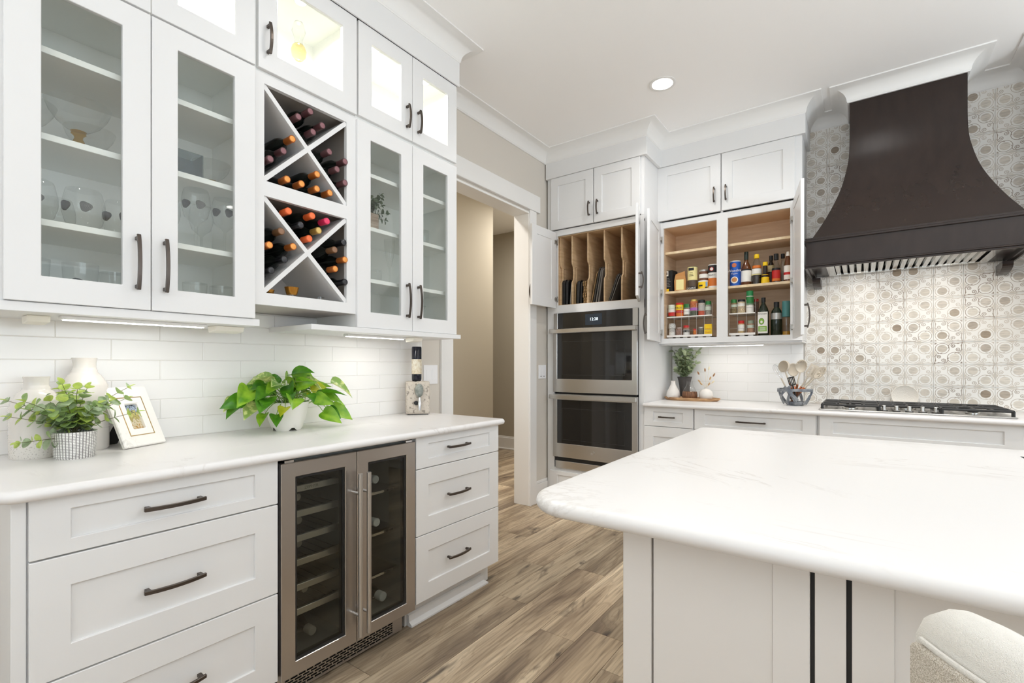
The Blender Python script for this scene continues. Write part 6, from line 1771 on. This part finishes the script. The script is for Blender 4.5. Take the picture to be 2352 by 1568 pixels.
c = thing('oil_sprayer', (-.462, 4.165, z), 'clear oil sprayer with a tall teal cap at the right end', 'sprayer', PG)
MB().lathe([(0, .002), (.026, .002), (.0265, .004), (.0265, .14)], (-.462, 4.165, z), 24).build('body', JARG, c, smooth=45)
MB().lathe([(0, .004), (.0245, .004), (.0245, .03), (0, .03)], (-.462, 4.165, z), 24).build('contents', M_('golden_oil', (190, 140, 40), .2), c, smooth=45)
MB().lathe([(0, .14), (.0285, .14), (.0285, .255), (.027, .258), (0, .258)], (-.462, 4.165, z), 24).build('cap', TEAL, c, smooth=45)

# ================================================================== BACK COUNTER DECOR
TY = 4.205
ACACIA = noise_col(mat('acacia_tray', srgb(176, 136, 96), .5), srgb(140, 100, 64), srgb(204, 166, 122), 9, 5, (1, 5, 5), .3, .7)
mb = MB().lathe([(0, 0), (.205, 0), (.228, .014), (.230, .026), (.222, .026), (.205, .010), (0, .010)], (-1.170, TY, CT), 48, sx=1.0, sy=.44)
solo('wooden_tray', mb, ACACIA, 'long oval acacia tray under the small vases beside the oven tower', 'tray', origin=(-1.170, TY, CT), smooth=40)
tz = CT + .0102
VG = 'small vases on the wooden tray'
lathe_thing('white_vase', [(0, 0), (.042, 0), (.053, .012), (.057, .035), (.050, .065), (.032, .10), (.020, .125), (.018, .145), (.0195, .152), (.0165, .152), (.014, .13)], (-1.318, TY - .02, tz), CERAM, 'white teardrop bud vase at the left end of the wooden tray', 'vase', VG)
c = thing('glass_wood_vase', (-1.182, TY - .01, tz), 'clear glass vase in a carved brown wooden base', 'vase', VG)
WALN = noise_col(mat('carved_walnut', srgb(110, 74, 50), .6), srgb(78, 50, 34), srgb(142, 98, 66), 14, 4, (5, 5, 1), .3, .7)
MB().lathe([(0, 0), (.045, 0), (.058, .012), (.063, .035), (.058, .065), (.055, .066), (0, .05)], (-1.182, TY - .01, tz), 32).build('wooden_base', WALN, c, smooth=45)
MB().lathe([(.057, .064), (.046, .085), (.032, .11), (.024, .13), (.023, .145), (.027, .152)], (-1.182, TY - .01, tz), 32).build('glass_neck', GLASSW, c, smooth=60)
c = thing('round_vase', (-1.050, TY - .01, tz), 'round white bud vase holding dried bunny-tail grass', 'vase', VG)
MB().lathe([(0, 0), (.038, 0), (.05, .012), (.0565, .04), (.05, .07), (.03, .088), (.012, .093), (.010, .102), (.0125, .105), (.0095, .105), (.008, .09)], (-1.050, TY - .01, tz), 32).build('body', CERAM, c, smooth=60)
c2 = thing('dried_grass', (-1.050, TY - .01, tz + .094), 'dried bunny-tail grass stems in the round white vase', 'dried flowers')
TAILS = [mat('bunny_tail_brown', srgb(150, 108, 74), .95), mat('bunny_tail_tan', srgb(196, 158, 112), .95), mat('bunny_tail_cream', srgb(226, 216, 184), .95)]
r6 = random.Random(9)
for dx, dz, k, ln in ((-.055, .115, 0, .03), (-.006, .14, 0, .03), (.026, .155, 2, .03), (.052, .10, 0, .032), (.034, .075, 1, .03), (-.045, .05, 1, .03), (-.035, .03, 1, .03), (.022, .028, 1, .032), (.045, .045, 2, .03)):
    b0 = Vector((-1.050, TY - .01, tz + .095)); e = b0 + Vector((dx, r6.uniform(-.02, .02), dz)); d = (e - b0).normalized()
    st = MB().tube([b0, b0.lerp(e, .5) + Vector((0, 0, .004)), e], .0008, 5).build('stem', mat('straw_stem', srgb(222, 206, 172), .8), c2)
    MB().tube([e - d * .002, e + d * ln * .25, e + d * ln * .7, e + d * ln], [.002, .0065, .006, .0015], 8).build('seed_head', TAILS[k], c2, smooth=60)
# dark ribbed vase with eucalyptus
pc = (-1.262, 4.325, CT)
c = thing('eucalyptus_arrangement', pc, 'eucalyptus branches in a dark grey ribbed vase behind the white bud vase', 'plant arrangement')
GREYV = add_bump(mat('dark_ribbed_stoneware', srgb(72, 68, 66), .6), 2, .2, .002)
MB().lathe(ribbed([(0, 0), (.034, 0), (.036, .02), (.045, .12), (.054, .17), (.060, .19), (.064, .196)], .02, .18, .0012) + [(.060, .196), (.050, .16)], pc, 32).build('vase', GREYV, c, smooth=60)
fol = MB(); stem_mb = MB(); r7 = random.Random(21)
for k in range(17):
    a = 2 * math.pi * k / 17 + r7.uniform(-.2, .2); rad = r7.uniform(.05, .14); h_ = r7.uniform(.07, .23) if k % 3 else .24
    dx, dy = rad * math.cos(a), min(rad * .75 * math.sin(a), .07); b0 = Vector((pc[0], pc[1], CT + .18)); P = []
    if dx < -.09: dx = -.09
    for i in range(8):
        t = i / 7; P.append(b0 + Vector((dx * t ** 1.5, dy * t ** 1.5, h_ * t)))
    stem_mb.tube(P, .0014, 5)
    for j in range(9):
        t = .2 + .8 * j / 8; f = t * 7; i = min(int(f), 6); p = P[i].lerp(P[i + 1], f - i); d = (P[i + 1] - P[i]).normalized()
        for sg in (-1, 1):
            s_ = Vector((r7.uniform(-1, 1), r7.uniform(-1, 1), r7.uniform(-.4, .4))).normalized() * sg
            ydir = (s_ * .9 + d * .4).normalized(); zd = (d + Vector((.2, -.5, .3))); zd = (zd - ydir * zd.dot(ydir)).normalized(); xd = ydir.cross(zd); sz = r7.uniform(.032, .052)
            b = fol.pts([p, p + (ydir * .3 + xd * .38) * sz, p + (ydir * .75 + xd * .36) * sz, p + ydir * sz, p + (ydir * .75 - xd * .36) * sz, p + (ydir * .3 - xd * .38) * sz])
            fol.cur = r7.choices((0, 1), (3, 2))[0]; fol.face((b, b + 1, b + 2, b + 3)); fol.face((b, b + 3, b + 4, b + 5))
stem_mb.build('stems', STEMM, c, kind='stuff')
f_ = fol.build('foliage', [leafmat('silver_eucalyptus', srgb(112, 128, 96), srgb(156, 168, 134), 20), leafmat('pale_eucalyptus', srgb(140, 156, 120), srgb(186, 194, 164), 20)], c, recalc=False, kind='stuff')

# ================================================================== UTENSIL BASKET
BX, BY = -.405, 4.16
c = thing('utensil_basket', (BX, BY, CT), 'grey glazed basket of woven clay ribbons holding kitchen utensils', 'basket')
CLAY = noise_col(mat('grey_blue_glaze', srgb(124, 128, 134), .25), srgb(96, 102, 112), srgb(146, 149, 152), 25, 2, (1, 1, 1), .35, .65)
MB().lathe([(0, 0), (.052, 0), (.062, .012), (.066, .03), (.060, .03), (.055, .014), (0, .010)], (BX, BY, CT), 32).build('foot', CLAY, c, smooth=45)
def bowl_pt(a, h):
    r_ = .058 + .050 * min(1, (h / .10)) ** .7
    return Vector((BX + r_ * math.cos(a), BY + r_ * math.sin(a), CT + h))
def strap(a0, a1, h0, h1, out=0.0, wob=0.0, N=18):
    """flat triple-coil ribbon wound over the bowl shape"""
    for o_ in (-1, 0, 1):
        P = []
        for i in range(N + 1):
            t = i / N; a = R(a0 + (a1 - a0) * t); h = h0 + (h1 - h0) * t + wob * math.sin(math.pi * t)
            q = bowl_pt(a, h); ra = Vector((math.cos(a), math.sin(a), 0))
            tang = Vector((-math.sin(a) * (a1 - a0), math.cos(a) * (a1 - a0), (h1 - h0) * 500)).normalized()
            side = tang.cross(ra).normalized()
            P.append(q + ra * out + side * (.0062 * o_))
        yield P
for k in range(8):
    a = 45 * k + 12; sg = 1 if k % 2 else -1
    mb = MB()
    for P in strap(a, a + sg * 30, .012, .118, .001 + .002 * (k % 3)): mb.tube(P, .0046, 6)
    mb.build('clay_ribbon', CLAY, c, smooth=60)
for a0, a1, h0, h1, o_, wb_ in ((195, 345, .108, .112, .007, .006), (300, 440, .114, .106, .004, .005), (60, 215, .105, .112, .006, .006), (205, 262, .05, .145, .009, .0), (285, 240, .04, .140, .009, .0)):
    mb = MB()
    for P in strap(a0, a1, h0, h1, o_, wb_, 26): mb.tube(P, .0046, 6)
    mb.build('clay_ribbon', CLAY, c, smooth=60)
UG = 'kitchen utensils in the basket'
SIL = mat('taupe_silicone', srgb(200, 190, 174), .55); SILD = mat('taupe_silicone_inner', srgb(176, 164, 146), .55); COPPER = mat('copper_sleeve', srgb(206, 134, 96), .22, .95); WOODH = mat('dark_wood_handle', srgb(92, 58, 38), .5)
def utensil(name, foot, tip, label, head):
    """handle from the basket floor to the neck, then a head built round the neck point"""
    t = thing(name, (BX + foot[0], BY + foot[1], CT + .014), label, 'utensil', UG)
    f = Vector((BX + foot[0], BY + foot[1], CT + .014)); e = Vector((BX + tip[0], BY + tip[1], CT + tip[2])); d = (e - f).normalized(); L = (e - f).length
    MB().tube([f, f.lerp(e, .45)], .0075, 10).build('handle', WOODH, t, smooth=50)
    MB().tube([f.lerp(e, .45), f.lerp(e, .62)], .0078, 10).build('copper_sleeve', COPPER, t, smooth=50)
    MB().tube([f.lerp(e, .62), f.lerp(e, .85), e], [.0065, .005, .006], 10).build('neck', SIL, t, smooth=50)
    head(t, e, d)
    return t
def basis(d, face):
    z = d.normalized(); y = Vector(face) - z * Vector(face).dot(z); y.normalize(); x = y.cross(z); return x, y, z
def spoon_head(w_, l_, depth, face, holes=0, name='spoon_bowl'):
    def f(t, e, d):
        x, y, z = basis(d, face); mb = MB(); n, m_ = 9, 18; rows = []
        for i in range(n + 1):
            q = i / n
            rows.append([e + z * (l_ / 2 + l_ / 2 * q * math.sin(2 * math.pi * k / m_)) + x * (w_ / 2 * q * math.cos(2 * math.pi * k / m_)) - y * (depth * (1 - q * q)) for k in range(m_)])
        for r_ in rows: mb.v += [tuple(p) for p in r_]
        for i in range(n):
            for k in range(m_):
                j = (k + 1) % m_
                if holes and 2 <= i <= 5 and k % 3 == 0: continue
                mb.face((i * m_ + k, i * m_ + j, (i + 1) * m_ + j, (i + 1) * m_ + k))
        b = mb.build(name, SIL, t, smooth=70, recalc=False)
        md = b.modifiers.new('thickness', 'SOLIDIFY'); md.thickness = .003
    return f
def ladle_head(face):
    def f(t, e, d):
        x, y, z = basis(d, face); mb = MB(); r_ = .045
        prof = [(r_ * math.sin(R(a)), -r_ * math.cos(R(a))) for a in range(0, 96, 8)] + [((r_ - .003) * math.sin(R(a)), -(r_ - .003) * math.cos(R(a))) for a in range(95, -1, -8)]
        mb.lathe(prof, (0, 0, 0), 26); M = Matrix((x, z * -1, y)).transposed().to_4x4()
        ax = (y * .9 + z * .35).normalized(); q = Vector((0, 0, 1)).rotation_difference(ax).to_matrix().to_4x4()
        mb.xform(Matrix.Translation(e + z * .03) @ q); mb.build('ladle_cup', SIL, t, smooth=60)
    return f
def turner_head(face, slots, w_=.06, l_=.085):
    def f(t, e, d):
        x, y, z = basis(d, face); G = lambda u, zz, n: tuple(e + x * u + z * zz + y * n); n_ = slots + 1; s_ = w_ / (2 * slots + 1) if slots else w_
        mb = MB(); mb.prism([(-w_ * .2, 0), (w_ * .2, 0), (w_ * .5, l_ * .22), (-w_ * .5, l_ * .22)], G, -.0015, .0015)
        mb.fbox(lambda u, zz, n: G(u, zz, n), -w_ / 2, w_ / 2, l_ * .82, l_, -.0015, .0015)
        if slots:
            for k in range(slots + 1): mb.fbox(lambda u, zz, n: G(u, zz, n), -w_ / 2 + 2 * s_ * k, -w_ / 2 + 2 * s_ * k + s_, l_ * .2, l_ * .84, -.0015, .0015)
        else: mb.fbox(lambda u, zz, n: G(u, zz, n), -w_ / 2, w_ / 2, l_ * .2, l_ * .84, -.0015, .0015)
        mb.build('blade', SIL, t)
    return f
def pasta_head(face):
    def f(t, e, d):
        spoon_head(.072, .095, .018, face, name='server_bowl')(t, e, d)
        x, y, z = basis(d, face)
        for k in range(7):
            a = R(20 + 140 * k / 6); p = e + z * (.0425 + .0425 * math.sin(a) * .95) + x * (.031 * math.cos(a))
            MB().tube([p, p + y * .012 + z * .004, p + y * .02 + z * .012 * math.sin(a)], [.0045, .004, .0025], 6).build('tooth', SIL, t)
    return f
def whisk_head(t, e, d):
    x, y, z = basis(d, (.3, -1, 0))
    for k in range(6):
        a = math.pi * k / 6; s_ = x * math.cos(a) + y * math.sin(a); P = []
        for i in range(17):
            q = math.pi * i / 16; P.append(e + z * (.115 * math.sin(q) ** .75) + s_ * (.034 * math.cos(q) * (1 - .55 * (1 - math.sin(q)) ** 2)))
        MB().tube(P, .0009, 5).build('whisk_wire', CHROME, t)
front = (.25, -1, .1)
utensil('whisk', (-.01, .01, 0), (-.095, .03, .20), 'wire whisk leaning out at the left of the basket', whisk_head)
utensil('ladle', (.015, -.02, 0), (-.062, -.045, .262), 'taupe ladle with a deep cup at the left of the basket', ladle_head((-.55, -.8, .25)))
utensil('spoon', (.0, .02, 0), (-.012, .03, .215), 'plain taupe spoon behind the pasta server', spoon_head(.074, .098, .016, front))
utensil('pasta_server', (-.01, -.02, 0), (.035, -.035, .245), 'taupe toothed pasta server in the middle of the basket', pasta_head(front))
utensil('slotted_turner', (-.03, .02, 0), (.082, .02, .215), 'taupe slotted turner right of the pasta server', turner_head((.2, -1, .2), 2, .06, .095))
utensil('spatula', (-.03, .03, 0), (.105, .045, .205), 'plain taupe spatula behind the slotted turner', turner_head((.2, -1, .2), 0, .06, .09))
utensil('slotted_spoon', (-.035, -.01, 0), (.125, -.03, .205), 'taupe slotted spoon leaning out at the right of the basket', spoon_head(.072, .105, .013, (-.5, -.8, .6), 1))
c = thing('black_turner', (BX + .02, BY - .03, CT + .014), 'short black slotted turner in the basket centre', 'utensil', UG)
MB().tube([(BX + .02, BY - .03, CT + .014), (BX - .012, BY - .05, CT + .155)], .005, 8).build('handle', BLACKM, c)
e = Vector((BX - .012, BY - .05, CT + .155)); d = Vector((-.032, -.02, .141)).normalized(); x, y, z = basis(d, front); mb = MB()
for k in range(5): mb.fbox(lambda u, zz, n: tuple(e + x * u + z * zz + y * n), -.024 + .010 * k, -.018 + .010 * k, 0, .05, -.001, .001)
mb.fbox(lambda u, zz, n: tuple(e + x * u + z * zz + y * n), -.024, .022, .05, .058, -.001, .001).fbox(lambda u, zz, n: tuple(e + x * u + z * zz + y * n), -.024, .022, -.006, .002, -.001, .001)
mb.build('blade', BLACKM, c)

# white textured spoon rest propped against the patterned tiles behind the cooktop
mb = MB(); mb.lathe([(0, 0), (.05, .001), (.07, .006), (.077, .014), (.074, .015), (.066, .009), (0, .004)], (0, 0, 0), 36)
mb.xform(Matrix.Translation(Vector((.245, YB - .036, CT + .078))) @ Matrix.Rotation(R(82), 4, 'X'))
solo('spoon_rest', mb, add_bump(mat('textured_white_clay', srgb(228, 222, 212), .7), 140, .8, .003), 'round white textured plate leaning on the tiles behind the cooktop', 'plate', origin=(.245, YB - .036, CT), smooth=40)
